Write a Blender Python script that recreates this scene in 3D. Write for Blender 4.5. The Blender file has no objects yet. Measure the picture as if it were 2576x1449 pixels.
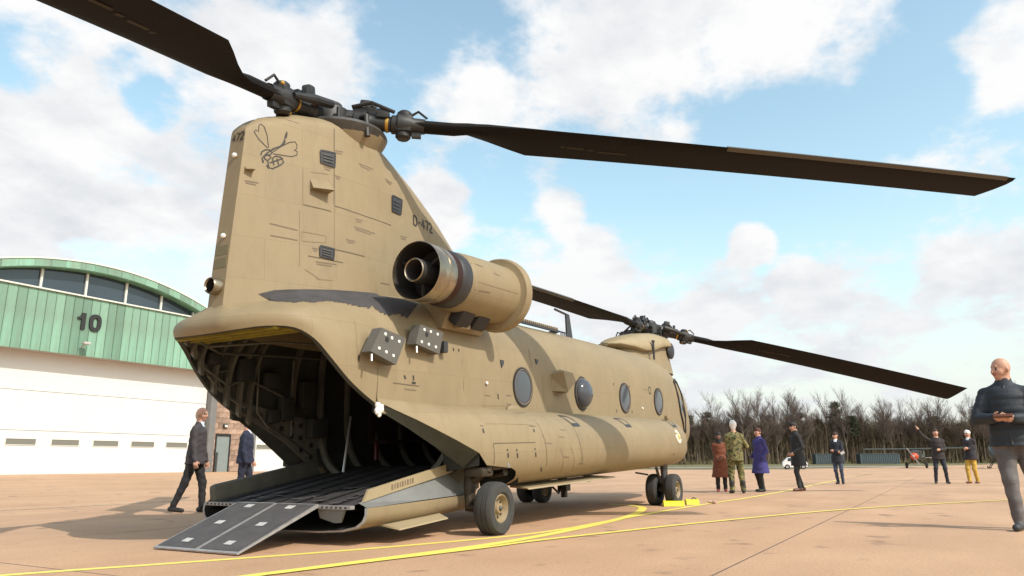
import bpy, bmesh, math, random
import numpy as np
from mathutils import Vector, Matrix
from mathutils.bvhtree import BVHTree

random.seed(7)
rng = np.random.default_rng(7)
SC = bpy.context.scene
COL = SC.collection
R = math.radians

# ------------------------------------------------------------------ camera
CAM_POS = Vector((-6.655, -6.411, 0.804))
cam_data = bpy.data.cameras.new('camera')
cam_data.sensor_width = 36.0
cam_data.lens = 1850.94 / 2576 * 36.0
cam_data.clip_start = 0.1
cam_data.clip_end = 3000
cam = bpy.data.objects.new('camera', cam_data)
COL.objects.link(cam)
_yaw, _pit, _rol = R(29.934), R(13.4765), R(-0.3116)
_F = Vector((math.cos(_pit) * math.cos(_yaw), math.cos(_pit) * math.sin(_yaw), math.sin(_pit)))
_Rt = Vector((math.sin(_yaw), -math.cos(_yaw), 0))
_Up = _Rt.cross(_F)
_R2 = math.cos(_rol) * _Rt + math.sin(_rol) * _Up
_U2 = -math.sin(_rol) * _Rt + math.cos(_rol) * _Up
cam.matrix_world = Matrix(((_R2.x, _U2.x, -_F.x, CAM_POS.x), (_R2.y, _U2.y, -_F.y, CAM_POS.y),
                           (_R2.z, _U2.z, -_F.z, CAM_POS.z), (0, 0, 0, 1)))
SC.camera = cam

# ------------------------------------------------------------------ light
SUN_AZ, SUN_EL = R(-102), R(43)
SUN_DIR = Vector((math.cos(SUN_EL) * math.cos(SUN_AZ), math.cos(SUN_EL) * math.sin(SUN_AZ), math.sin(SUN_EL)))
sun_data = bpy.data.lights.new('sun', 'SUN')
sun_data.energy = 4.0
sun_data.angle = R(0.53)
sun_data.color = (1.0, 0.955, 0.88)
sun = bpy.data.objects.new('sun', sun_data)
COL.objects.link(sun)
sun.rotation_euler = SUN_DIR.to_track_quat('Z', 'Y').to_euler()
sun.location = SUN_DIR * 60

SC.view_settings.view_transform = 'Standard'
SC.view_settings.look = 'None'
SC.view_settings.exposure = 0.0
SC.view_settings.gamma = 1.0
SC.view_settings.use_curve_mapping = False

world = bpy.data.worlds.new('World')
SC.world = world
world.use_nodes = True


def build_world():
    nt = world.node_tree
    nt.nodes.clear()
    N = nt.nodes.new
    L = nt.links.new
    out = N('ShaderNodeOutputWorld')
    bg = N('ShaderNodeBackground')
    bg.inputs['Strength'].default_value = 0.1
    L(bg.outputs[0], out.inputs[0])
    sky = N('ShaderNodeTexSky')
    sky.sky_type = 'NISHITA'
    sky.sun_disc = False
    sky.sun_elevation = SUN_EL
    sky.sun_rotation = math.atan2(SUN_DIR.x, SUN_DIR.y)
    sky.air_density = 1.3
    sky.dust_density = 1.5
    sky.ozone_density = 1.4
    geo = N('ShaderNodeTexCoord')
    sep = N('ShaderNodeSeparateXYZ')
    L(geo.outputs['Generated'], sep.inputs[0])

    def math_(op, a, b=None, c=None):
        n = N('ShaderNodeMath')
        n.operation = op
        for i, v in enumerate((a, b, c)):
            if v is None:
                continue
            if isinstance(v, (int, float)):
                n.inputs[i].default_value = v
            else:
                L(v, n.inputs[i])
        return n.outputs[0]
    # cloud layer: the view direction met with a flat layer, softened near the horizon
    zc = math_('MAXIMUM', sep.outputs['Z'], 0.0)
    inv = math_('DIVIDE', 1.0, math_('ADD', zc, 0.30))
    px = math_('MULTIPLY', sep.outputs['X'], inv)
    py = math_('MULTIPLY', sep.outputs['Y'], inv)
    comb = N('ShaderNodeCombineXYZ')
    L(px, comb.inputs[0])
    L(py, comb.inputs[1])
    comb.inputs[2].default_value = CLOUD_SEED

    def noise(vec, scale, detail, rough, off=(0, 0, 0)):
        mp = N('ShaderNodeMapping')
        mp.inputs['Location'].default_value = off
        L(vec, mp.inputs[0])
        n = N('ShaderNodeTexNoise')
        n.inputs['Scale'].default_value = scale
        n.inputs['Detail'].default_value = detail
        n.inputs['Roughness'].default_value = rough
        L(mp.outputs[0], n.inputs['Vector'])
        return n.outputs[0]
    big = noise(comb.outputs[0], 1.6, 3, 0.5)
    fine = noise(comb.outputs[0], 5.2, 9, 0.60, (3.1, 1.7, 0))
    cov = math_('ADD', math_('MULTIPLY', big, 0.42), math_('MULTIPLY_ADD', fine, 1.05, -0.275))
    # cumulus banks of this sky, each a soft lump at its own bearing
    for (d, rad, amt) in CLOUDS:
        dv = Vector(d).normalized()
        dot = N('ShaderNodeVectorMath')
        dot.operation = 'DOT_PRODUCT'
        L(geo.outputs['Generated'], dot.inputs[0])
        dot.inputs[1].default_value = dv
        c0, c1 = math.cos(rad * 1.0), 1.0
        mr = N('ShaderNodeMapRange')
        mr.interpolation_type = 'SMOOTHSTEP'
        mr.inputs['From Min'].default_value = c0
        mr.inputs['From Max'].default_value = c1
        mr.inputs['To Min'].default_value = 0
        mr.inputs['To Max'].default_value = amt
        L(dot.outputs['Value'], mr.inputs['Value'])
        cov = math_('ADD', cov, mr.outputs[0])
    mask = N('ShaderNodeMapRange')
    mask.interpolation_type = 'SMOOTHSTEP'
    mask.inputs['From Min'].default_value = 0.43
    mask.inputs['From Max'].default_value = 0.66
    L(cov, mask.inputs['Value'])
    # brightness of the cloud itself: thick parts have grey bases
    shade = N('ShaderNodeMapRange')
    shade.inputs['From Min'].default_value = 0.60
    shade.inputs['From Max'].default_value = 0.95
    L(noise(comb.outputs[0], 2.2, 5, 0.55, (0.25, 0.9, 4.0)), shade.inputs['Value'])
    crgb = N('ShaderNodeMixRGB')
    crgb.inputs[1].default_value = (9.9, 9.9, 9.9, 1)
    crgb.inputs[2].default_value = (7.2, 7.45, 7.9, 1)
    sh2 = noise(comb.outputs[0], 3.4, 7, 0.6, (0.25, 0.9, 4.0))
    sh3 = N('ShaderNodeMapRange')
    sh3.inputs['From Min'].default_value = 0.44
    sh3.inputs['From Max'].default_value = 0.68
    L(sh2, sh3.inputs['Value'])
    L(sh3.outputs[0], crgb.inputs[0])
    # haze towards the horizon
    hz = N('ShaderNodeMapRange')
    hz.interpolation_type = 'SMOOTHSTEP'
    hz.inputs['From Min'].default_value = 0.0
    hz.inputs['From Max'].default_value = 0.33
    hz.inputs['To Min'].default_value = 0.85
    hz.inputs['To Max'].default_value = 0.0
    L(sep.outputs['Z'], hz.inputs['Value'])
    skyb = N('ShaderNodeMixRGB')
    skyb.blend_type = 'MULTIPLY'
    skyb.inputs[0].default_value = 1.0
    skyb.inputs[2].default_value = SKY_TINT
    L(sky.outputs[0], skyb.inputs[1])
    m1 = N('ShaderNodeMixRGB')
    L(mask.outputs[0], m1.inputs[0])
    L(skyb.outputs[0], m1.inputs[1])
    L(crgb.outputs[0], m1.inputs[2])
    m2 = N('ShaderNodeMixRGB')
    L(hz.outputs[0], m2.inputs[0])
    L(m1.outputs[0], m2.inputs[1])
    m2.inputs[2].default_value = (8.1, 8.35, 8.7, 1)
    # below the horizon: ground-coloured
    lo = N('ShaderNodeMapRange')
    lo.inputs['From Min'].default_value = -0.02
    lo.inputs['From Max'].default_value = -0.005
    L(sep.outputs['Z'], lo.inputs['Value'])
    m3 = N('ShaderNodeMixRGB')
    L(lo.outputs[0], m3.inputs[0])
    m3.inputs[1].default_value = (3.0, 2.6, 2.0, 1)
    L(m2.outputs[0], m3.inputs[2])
    L(m3.outputs[0], bg.inputs['Color'])


def view_dir(az_from_axis, el):
    """world direction from a bearing (degrees left of +X) and an elevation"""
    a, e = R(az_from_axis), R(el)
    return (math.cos(e) * math.cos(a), math.cos(e) * math.sin(a), math.sin(e))


CLOUD_SEED = 4.3
SKY_TINT = (2.9, 2.92, 2.42, 1)
CLOUDS = [
    (view_dir(63, 20), R(10), 0.20), (view_dir(54, 17), R(7), 0.15), (view_dir(70, 16), R(10), 0.16), (view_dir(50, 29), R(6.5), 0.17), (view_dir(45.5, 26), R(5), 0.14), (view_dir(58, 24.8), R(2.4), -0.22), (view_dir(66, 26), R(3.5), -0.14),
    (view_dir(64, 31), R(7), 0.13), (view_dir(40, 30), R(4.5), -0.18), (view_dir(36, 35), R(5), -0.12), (view_dir(60, 26.2), R(2.6), -0.16),
    (view_dir(32, 28.5), R(2.6), 0.16), (view_dir(22, 34), R(8), 0.20), (view_dir(12, 31.5), R(7), 0.22), (view_dir(4, 30), R(5), 0.14), (view_dir(18, 27), R(5), 0.10),
    (view_dir(32, 22), R(4), -0.14), (view_dir(36.5, 19.5), R(4.5), 0.24), (view_dir(26, 19.5), R(2.4), 0.16), (view_dir(11.2, 16), R(2.3), 0.34), (view_dir(8.3, 13), R(2.5), 0.34), (view_dir(27, 14.5), R(7), 0.20), (view_dir(17, 10), R(8), 0.20), (view_dir(5, 9), R(7), 0.18),
    (view_dir(-3.5, 12), R(5), 0.22), (view_dir(-8, 26), R(5), 0.24), (view_dir(-1, 24), R(4.5), -0.16), (view_dir(8, 22), R(7), -0.12), (view_dir(22, 22), R(5), -0.07), (view_dir(18, 17), R(5), -0.05),
    (view_dir(24, 12), R(6), 0.14), (view_dir(120, 35), R(20), 0.1), (view_dir(-60, 40), R(22), 0.1), (view_dir(190, 30), R(25), 0.12), (view_dir(-110, 25), R(14), 0.1),
]
build_world()

# ------------------------------------------------------------------ materials
MATS = {}


def mat(name, color, rough=0.7, metal=0.0, var=0.0, vscale=3.0, bump=0.0, bscale=40.0, stretch=None, spec=None,
        var2=None, coat=0.0, emit=None):
    """principled material; var = strength of a two-octave tint variation, stretch = object-space scale of it"""
    if name in MATS:
        return MATS[name]
    m = bpy.data.materials.new(name)
    m.use_nodes = True
    nt = m.node_tree
    b = nt.nodes['Principled BSDF']
    N, L = nt.nodes.new, nt.links.new
    b.inputs['Base Color'].default_value = (*color, 1)
    b.inputs['Roughness'].default_value = rough
    b.inputs['Metallic'].default_value = metal
    if spec is not None:
        b.inputs['Specular IOR Level'].default_value = spec
    if coat:
        b.inputs['Coat Weight'].default_value = coat
    if emit:
        b.inputs['Emission Color'].default_value = (*emit, 1)
        b.inputs['Emission Strength'].default_value = 1.0
    if var or bump:
        tc = N('ShaderNodeTexCoord')
        mp = N('ShaderNodeMapping')
        L(tc.outputs['Object'], mp.inputs[0])
        if stretch:
            mp.inputs['Scale'].default_value = stretch
    if var:
        n1 = N('ShaderNodeTexNoise')
        n1.inputs['Scale'].default_value = vscale
        n1.inputs['Detail'].default_value = 8
        n1.inputs['Roughness'].default_value = 0.65
        L(mp.outputs[0], n1.inputs['Vector'])
        cr = N('ShaderNodeValToRGB')
        lo = tuple(max(0, c * (1 - var)) for c in color) if var2 is None else var2
        hi = tuple(min(1, c * (1 + var * 0.7)) for c in color)
        cr.color_ramp.elements[0].position = 0.3
        cr.color_ramp.elements[0].color = (*lo, 1)
        cr.color_ramp.elements[1].position = 0.7
        cr.color_ramp.elements[1].color = (*hi, 1)
        L(n1.outputs[0], cr.inputs[0])
        L(cr.outputs[0], b.inputs['Base Color'])
        rr = N('ShaderNodeMapRange')
        rr.inputs['To Min'].default_value = max(0.02, rough - 0.1)
        rr.inputs['To Max'].default_value = min(1, rough + 0.1)
        L(n1.outputs[0], rr.inputs['Value'])
        L(rr.outputs[0], b.inputs['Roughness'])
    if bump:
        n2 = N('ShaderNodeTexNoise')
        n2.inputs['Scale'].default_value = bscale
        n2.inputs['Detail'].default_value = 5
        L(mp.outputs[0], n2.inputs['Vector'])
        bp = N('ShaderNodeBump')
        bp.inputs['Strength'].default_value = bump
        bp.inputs['Distance'].default_value = 0.02
        L(n2.outputs[0], bp.inputs['Height'])
        L(bp.outputs[0], b.inputs['Normal'])
    MATS[name] = m
    return m


# ------------------------------------------------------------------ object helpers
def tag(o, label=None, cat=None, group=None, kind=None):
    if label:
        o['label'] = label
    if cat:
        o['category'] = cat
    if group:
        o['group'] = group
    if kind:
        o['kind'] = kind
    return o


def empty(name, loc=(0, 0, 0), rz=0.0, parent=None):
    o = bpy.data.objects.new(name, None)
    o.empty_display_size = 0.2
    COL.objects.link(o)
    o.location = loc
    o.rotation_euler = (0, 0, rz)
    if parent:
        o.parent = parent
    return o


def copy_tree(o, parent=None):
    c = o.copy()
    COL.objects.link(c)
    c.parent = parent
    for ch in o.children:
        copy_tree(ch, c)
    return c


class MB:
    """collects shapes and builds them as one mesh object"""

    def __init__(self):
        self.v, self.f, self.m = [], [], []
        self.mi = 0

    def add(self, vs, fs):
        b = len(self.v)
        self.v += [tuple(p) for p in vs]
        self.f += [tuple(b + i for i in f) for f in fs]
        self.m += [self.mi] * len(fs)
        return self

    def box(self, c, s, rot=None, taper=None):
        x, y, z = s[0] / 2, s[1] / 2, s[2] / 2
        vs = [Vector((sx * x, sy * y, sz * z)) for sz in (-1, 1) for sy in (-1, 1) for sx in (-1, 1)]
        if taper:
            for p in vs:
                if p.z > 0:
                    p.x *= taper[0]
                    p.y *= taper[1]
        if rot is not None:
            vs = [rot @ p for p in vs]
        c = Vector(c)
        return self.add([p + c for p in vs], [(0, 2, 3, 1), (4, 5, 7, 6), (0, 1, 5, 4), (2, 6, 7, 3), (0, 4, 6, 2), (1, 3, 7, 5)])

    def bbox(self, c, s, bev=0.02, rot=None):
        """box with chamfered vertical and horizontal edges"""
        bm = bmesh.new()
        bmesh.ops.create_cube(bm, size=1)
        for q in bm.verts:
            q.co = Vector((q.co.x * s[0], q.co.y * s[1], q.co.z * s[2]))
        bmesh.ops.bevel(bm, geom=bm.edges[:], offset=bev, segments=2, affect='EDGES', profile=0.6)
        bm.verts.index_update()
        vs = [q.co.copy() for q in bm.verts]
        fs = [[q.index for q in f.verts] for f in bm.faces]
        bm.free()
        if rot is not None:
            vs = [rot @ p for p in vs]
        c = Vector(c)
        return self.add([p + c for p in vs], fs)

    def loft(self, rings, close=True, cap0=False, cap1=False):
        n = len(rings[0])
        vs = [p for r in rings for p in r]
        fs = []
        for i in range(len(rings) - 1):
            for j in range(n if close else n - 1):
                k = (j + 1) % n
                fs.append((i * n + j, i * n + k, (i + 1) * n + k, (i + 1) * n + j))
        if cap0:
            fs.append(tuple(range(n))[::-1])
        if cap1:
            fs.append(tuple((len(rings) - 1) * n + j for j in range(n)))
        return self.add(vs, fs)

    def tube(self, pts, r, n=8, cap=True):
        pts = [Vector(p) for p in pts]
        rs = r if isinstance(r, (list, tuple)) else [r] * len(pts)
        rings = []
        up = None
        for i, p in enumerate(pts):
            d = (pts[min(i + 1, len(pts) - 1)] - pts[max(i - 1, 0)]).normalized()
            if up is None:
                up = Vector((0, 0, 1)) if abs(d.z) < 0.9 else Vector((1, 0, 0))
            a = d.cross(up)
            if a.length < 1e-4:
                a = d.cross(Vector((1, 0.2, 0)))
            a.normalize()
            b = a.cross(d).normalized()
            up = b
            rings.append([p + rs[i] * (math.cos(2 * math.pi * k / n) * a + math.sin(2 * math.pi * k / n) * b) for k in range(n)])
        return self.loft(rings, True, cap, cap)

    def revolve(self, prof, origin=(0, 0, 0), axis='X', n=32):
        """prof: list of (along, radius)"""
        o = Vector(origin)
        rings = []
        for (t, r) in prof:
            ring = []
            for k in range(n):
                c, s = r * math.cos(2 * math.pi * k / n), r * math.sin(2 * math.pi * k / n)
                q = {'X': (t, c, s), 'Y': (s, t, c), 'Z': (c, s, t)}[axis]
                ring.append(o + Vector(q))
            rings.append(ring)
        return self.loft(rings, True)

    def prism(self, poly, h, axis='Z', origin=(0, 0, 0)):
        """poly 2d extruded; axis Z: (x,y)->z, Y: (x,z)->y, X: (y,z)->x"""
        o = Vector(origin)

        def mk(p, t):
            return o + Vector({'Z': (p[0], p[1], t), 'Y': (p[0], t, p[1]), 'X': (t, p[0], p[1])}[axis])
        n = len(poly)
        vs = [mk(p, 0) for p in poly] + [mk(p, h) for p in poly]
        fs = [tuple(range(n))[::-1], tuple(range(n, 2 * n))] + [(i, (i + 1) % n, n + (i + 1) % n, n + i) for i in range(n)]
        return self.add(vs, fs)

    def sphere(self, c, r, n=16, m=10, s=(1, 1, 1)):
        c = Vector(c)
        rings = []
        for i in range(m + 1):
            t = math.pi * i / m
            rr = max(math.sin(t), 1e-3)
            rings.append([c + Vector((r * s[0] * rr * math.cos(2 * math.pi * k / n), r * s[1] * rr * math.sin(2 * math.pi * k / n),
                                      -r * s[2] * math.cos(t))) for k in range(n)])
        return self.loft(rings)

    def mirror_y(self):
        b = len(self.v)
        nf = len(self.f)
        self.v += [(x, -y, z) for (x, y, z) in self.v[:b]]
        self.f += [tuple(b + i for i in f[::-1]) for f in self.f[:nf]]
        self.m += self.m[:nf]
        return self

    def build(self, name, mats, parent=None, loc=None, smooth=35, weld=True):
        me = bpy.data.meshes.new(name)
        bm = bmesh.new()
        vs = [bm.verts.new(p) for p in self.v]
        for f, m in zip(self.f, self.m):
            if len(set(f)) < 3:
                continue
            try:
                q = bm.faces.new([vs[i] for i in f])
                q.material_index = m
            except ValueError:
                pass
        if weld:
            bmesh.ops.remove_doubles(bm, verts=bm.verts[:], dist=1e-4)
        bmesh.ops.dissolve_degenerate(bm, edges=bm.edges[:], dist=1e-5)
        bmesh.ops.recalc_face_normals(bm, faces=bm.faces[:])
        bm.to_mesh(me)
        bm.free()
        for m in (mats if isinstance(mats, (list, tuple)) else [mats]):
            me.materials.append(m)
        if smooth:
            me.shade_smooth()
            me.set_sharp_from_angle(angle=R(smooth))
        o = bpy.data.objects.new(name, me)
        COL.objects.link(o)
        if parent:
            o.parent = parent
        if loc is not None:
            o.location = loc
        return o


def lerp(a, b, t):
    return a + (b - a) * t


def interp(x, xs, ys):
    return float(np.interp(x, xs, ys))
# ------------------------------------------------------------------ ground
def sstep(t):
    t = max(0.0, min(1.0, t))
    return t * t * (3 - 2 * t)


def depth_of(x, y):
    """distance out across the field, away from where the aircraft stands towards the wood"""
    return (x + 6.65) * 0.8666 + (y + 6.41) * 0.499


def gz(x, y):
    """height of the airfield: flat around the aircraft, rising gently to the hangars and to the wood"""
    return 0.0222 * max(0.0, min(y, 34.0) - 10.2) * (1 - sstep((x - 60) / 40)) + 0.62 * sstep((depth_of(x, y) - 80) / 70.0)


def rnd_tint(m, amt=0.25, base=None):
    """multiply a material's colour by a value that differs from object to object"""
    nt = m.node_tree
    b = nt.nodes['Principled BSDF']
    N, L = nt.nodes.new, nt.links.new
    oi = N('ShaderNodeObjectInfo')
    mr = N('ShaderNodeMapRange')
    mr.inputs['To Min'].default_value = 1 - amt
    mr.inputs['To Max'].default_value = 1 + amt * 0.6
    L(oi.outputs['Random'], mr.inputs['Value'])
    mx = N('ShaderNodeMixRGB')
    mx.blend_type = 'MULTIPLY'
    mx.inputs[0].default_value = 1
    src = b.inputs['Base Color'].links[0].from_socket if b.inputs['Base Color'].links else None
    if src:
        L(src, mx.inputs[1])
    else:
        mx.inputs[1].default_value = b.inputs['Base Color'].default_value
    L(mr.outputs[0], mx.inputs[2])
    L(mx.outputs[0], b.inputs['Base Color'])
    return m


def concrete_mat():
    m = bpy.data.materials.new('red_concrete')
    m.use_nodes = True
    nt = m.node_tree
    b = nt.nodes['Principled BSDF']
    N, L = nt.nodes.new, nt.links.new
    geo = N('ShaderNodeNewGeometry')

    def noise(scale, det, st=(1, 1, 1)):
        mp = N('ShaderNodeMapping')
        mp.inputs['Scale'].default_value = st
        L(geo.outputs['Position'], mp.inputs[0])
        n = N('ShaderNodeTexNoise')
        n.inputs['Scale'].default_value = scale
        n.inputs['Detail'].default_value = det
        n.inputs['Roughness'].default_value = 0.6
        L(mp.outputs[0], n.inputs['Vector'])
        return n.outputs[0]
    r1 = N('ShaderNodeValToRGB')
    e = r1.color_ramp.elements
    e[0].position, e[0].color = 0.32, (0.44, 0.258, 0.150, 1)
    e[1].position, e[1].color = 0.70, (0.545, 0.335, 0.200, 1)
    L(noise(0.35, 6), r1.inputs[0])
    r2 = N('ShaderNodeValToRGB')
    e = r2.color_ramp.elements
    e[0].position, e[0].color = 0.25, (0.86, 0.855, 0.85, 1)
    e[1].position, e[1].color = 0.65, (1.06, 1.06, 1.06, 1)
    L(noise(0.8, 5, (0.18, 1.0, 1.0)), r2.inputs[0])
    r3 = N('ShaderNodeValToRGB')
    e = r3.color_ramp.elements
    e[0].position, e[0].color = 0.40, (0.87, 0.87, 0.88, 1)
    e[1].position, e[1].color = 0.58, (1.05, 1.05, 1.04, 1)
    L(noise(38, 6), r3.inputs[0])
    spot = N('ShaderNodeValToRGB')   # oil spots
    e = spot.color_ramp.elements
    e[0].position, e[0].color = 0.28, (0.60, 0.60, 0.61, 1)
    e[1].position, e[1].color = 0.37, (1, 1, 1, 1)
    L(noise(1.7, 2), spot.inputs[0])
    cur = r1.outputs[0]
    for r in (r2, r3, spot):
        mx = N('ShaderNodeMixRGB')
        mx.blend_type = 'MULTIPLY'
        mx.inputs[0].default_value = 1
        L(cur, mx.inputs[1])
        L(r.outputs[0], mx.inputs[2])
        cur = mx.outputs[0]
    L(cur, b.inputs['Base Color'])
    b.inputs['Roughness'].default_value = 0.82
    bp = N('ShaderNodeBump')
    bp.inputs['Strength'].default_value = 0.35
    bp.inputs['Distance'].default_value = 0.01
    L(noise(90, 4), bp.inputs['Height'])
    L(bp.outputs[0], b.inputs['Normal'])
    return m


M_CONC = concrete_mat()
M_SEAL = mat('joint_tar', (0.10, 0.075, 0.06), 0.8, var=0.3, vscale=9)
M_GRASS = mat('dry_grass', (0.15, 0.13, 0.055), 0.95, var=0.45, vscale=0.35, bump=0.6, bscale=6)
M_ROADP = mat('pale_taxiway', (0.30, 0.27, 0.23), 0.9, var=0.15, vscale=0.4)


def sheet(name, xs, ys, dz, m, smooth=None):
    b = MB()
    vs = [(x, y, gz(x, y) + dz) for x in xs for y in ys]
    n = len(ys)
    fs = [(i * n + j, (i + 1) * n + j, (i + 1) * n + j + 1, i * n + j + 1) for i in range(len(xs) - 1) for j in range(n - 1)]
    b.add(vs, fs)
    o = b.build(name, m, smooth=60)
    o['kind'] = 'structure'
    return o


xs = [-900, -300, -100, -40, 0, 20, 36] + [40 + 5 * i for i in range(34)] + [240, 400, 900, 1600]
ys = [-1500, -600, -300, -200, -150, -120] + [-100 + 8 * i for i in range(14)] + [10.2, 15, 20, 26, 30, 34, 42, 50, 60, 75, 100, 140, 300, 700, 1500]
ground = sheet('ground', xs, ys, -0.06, M_GRASS)


def apron_edge(y):
    return 77.6 + (17.6 - y) * 1.97


def apron_sheet():
    ys = [-90, -70, -50, -35, -25, -15, -8, -2, 4, 10.2, 15, 20, 25, 30, 33.6]
    us = [0, 0.15, 0.3, 0.4, 0.5, 0.6] + [0.6 + 0.4 * (i + 1) / 14 for i in range(14)]
    b = MB()
    vs = []
    for u in us:
        for y in ys:
            x = lerp(-70, apron_edge(y), u)
            vs.append((x, y, gz(x, y) - 0.014))
    n = len(ys)
    b.add(vs, [(i * n + j, (i + 1) * n + j, (i + 1) * n + j + 1, i * n + j + 1) for i in range(len(us) - 1) for j in range(n - 1)])
    o = b.build('apron', M_CONC, smooth=60)
    o['kind'] = 'structure'
    return o


apron = apron_sheet()
b = MB()
strip = []
for k in range(30):
    lat = -40 + 7 * k
    for d in (106, 112):
        x, y = -6.65 + d * 0.8666 + lat * 0.5, -6.41 + d * 0.499 - lat * 0.866
        strip.append((x, y, gz(x, y) - 0.02))
b.add(strip, [(2 * k, 2 * k + 1, 2 * k + 3, 2 * k + 2) for k in range(29)])
taxi = b.build('taxiway', M_ROADP, smooth=60)
taxi['kind'] = 'structure'

SL = 7.5
slab_mesh = None
for i in range(8):
    for j in range(6):
        x0, y0 = -3.03 - 2 * SL + i * SL, -4.8 - 4 * SL + j * SL
        if slab_mesh is None:
            s = MB().box((SL / 2, SL / 2, -0.02), (SL - 0.022, SL - 0.022, 0.04)).build('concrete_slab', M_CONC, apron, smooth=None)
            slab_mesh = s.data
        else:
            s = bpy.data.objects.new('concrete_slab', slab_mesh)
            COL.objects.link(s)
            s.parent = apron
        s.location = (x0, y0, 0)
for i in range(9):
    x0 = -3.03 - 2 * SL + i * SL
    MB().box((x0, -4.8 - SL, -0.006), (0.021, 6 * SL, 0.008)).build('joint_seal', M_SEAL, apron, smooth=None)
for j in range(7):
    y0 = -4.8 - 4 * SL + j * SL
    MB().box((-3.03 + 2 * SL, y0, -0.0065), (8 * SL, 0.021, 0.008)).build('joint_seal', M_SEAL, apron, smooth=None)


def paint_mat(name, col, wear):
    m = bpy.data.materials.new(name)
    m.use_nodes = True
    nt = m.node_tree
    b = nt.nodes['Principled BSDF']
    N, L = nt.nodes.new, nt.links.new
    geo = N('ShaderNodeNewGeometry')
    n = N('ShaderNodeTexNoise')
    n.inputs['Scale'].default_value = 14
    n.inputs['Detail'].default_value = 8
    n.inputs['Roughness'].default_value = 0.7
    L(geo.outputs['Position'], n.inputs['Vector'])
    cr = N('ShaderNodeValToRGB')
    cr.color_ramp.elements[0].position = wear - 0.07
    cr.color_ramp.elements[0].color = (0.42, 0.30, 0.13, 1)
    cr.color_ramp.elements[1].position = wear + 0.05
    cr.color_ramp.elements[1].color = (*col, 1)
    L(n.outputs[0], cr.inputs[0])
    L(cr.outputs[0], b.inputs['Base Color'])
    b.inputs['Roughness'].default_value = 0.6
    return m


M_YEL = paint_mat('yellow_paint', (0.84, 0.69, 0.13), 0.34)
M_YEL_FADED = paint_mat('faded_yellow_paint', (0.56, 0.42, 0.15), 0.5)
M_WHITE_FADED = paint_mat('faded_white_paint', (0.56, 0.46, 0.34), 0.5)


def smooth_path(pts, per=8):
    P = [Vector((p[0], p[1], 0)) for p in pts]
    P = [P[0] * 2 - P[1]] + P + [P[-1] * 2 - P[-2]]
    out = []
    for i in range(1, len(P) - 2):
        for k in range(per):
            t = k / per
            a, b, c, d = P[i - 1], P[i], P[i + 1], P[i + 2]
            out.append(0.5 * ((2 * b) + (c - a) * t + (2 * a - 5 * b + 4 * c - d) * t * t + (3 * b - a - 3 * c + d) * t ** 3))
    out.append(P[-2])
    return out


def ground_line(pts, w, m, dz, name='painted_line'):
    path = smooth_path(pts)
    b = MB()
    vs, fs = [], []
    for i, p in enumerate(path):
        d = (path[min(i + 1, len(path) - 1)] - path[max(i - 1, 0)]).normalized()
        n = Vector((-d.y, d.x, 0)) * w / 2
        for q in (p - n, p + n):
            vs.append((q.x, q.y, gz(q.x, q.y) + dz))
    for i in range(len(path) - 1):
        fs.append((2 * i, 2 * i + 1, 2 * i + 3, 2 * i + 2))
    b.add(vs, fs)
    return b.build(name, m, apron, smooth=None)


ground_line([(-9, 2.6), (-6.2, 1.2), (-3.31, -0.12), (-2.46, -0.55), (-1.05, -1.22), (0.3, -1.72), (1.44, -2.02), (2.6, -2.1)], 0.105, M_YEL, 0.003)
ground_line([(-6.5, -1.15), (-4, -1.55), (-2.18, -1.86), (-0.27, -2.17), (1, -2.25), (2.56, -2.19), (4.28, -2.03), (5.38, -1.83), (6.38, -1.56), (7.08, -1.3), (7.6, -0.9), (7.9, -0.3)], 0.15, M_YEL, 0.005)
ground_line([(2.3, -2.12), (4.2, -2.07), (6, -2.05), (8.6, -2.08), (14.87, -2.2), (34, -1.7)], 0.105, M_YEL, 0.007)
ground_line([(34, -1.7), (45, -1.5), (58, -1.2)], 0.16, M_YEL_FADED, 0.006)
ground_line([(-3.2, -1.7), (-1.6, -2.02), (-0.19, -2.33), (0.61, -2.46), (1.97, -2.82), (3.92, -3.37), (7.86, -4.75), (12.15, -7), (16, -9.6)], 0.10, M_YEL, 0.009)
ground_line([(22.5, 14), (23, 4), (24.5, -6), (26, -18)], 0.12, M_WHITE_FADED, 0.005)
ground_line([(30.0, -1.6), (28.6, -3.6), (28.3, -6.0), (28.0, -10), (27.6, -16)], 0.13, M_YEL_FADED, 0.011)
ground_line([(13, 12), (15, 4), (19, 0), (26, -3), (34, -5)], 0.10, M_WHITE_FADED, 0.013)
ground_line([(-6, 9), (4, 9.4), (16, 9.8)], 0.12, M_WHITE_FADED, 0.005)

# ------------------------------------------------------------------ hangars
M_COPPER = rnd_tint(mat('green_copper', (0.165, 0.325, 0.235), 0.6, metal=0.0, var=0.30, vscale=0.9, stretch=(2.2, 1, 0.45), var2=(0.165, 0.225, 0.165), bump=0.1, bscale=3), 0.30)
M_COPPER_ROOF = mat('green_copper_roof', (0.16, 0.34, 0.22), 0.6, var=0.3, vscale=0.8)
M_DOORW = mat('white_door_panel', (0.62, 0.61, 0.59), 0.5, var=0.04, vscale=0.6)
M_TRIM = mat('pale_trim', (0.62, 0.62, 0.56), 0.5)
M_SOFFIT = mat('soffit_grey', (0.42, 0.40, 0.37), 0.7)
M_DGLASS = mat('hangar_glass', (0.035, 0.05, 0.065), 0.08, spec=0.6)
M_COLG = mat('grey_steel_column', (0.16, 0.155, 0.15), 0.5, var=0.15, vscale=2)
M_STONE = rnd_tint(mat('red_stone', (0.34, 0.23, 0.17), 0.85, var=0.35, vscale=5, bump=0.4, bscale=18), 0.35)
M_MORTAR = mat('mortar', (0.30, 0.24, 0.19), 0.9)
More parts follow.
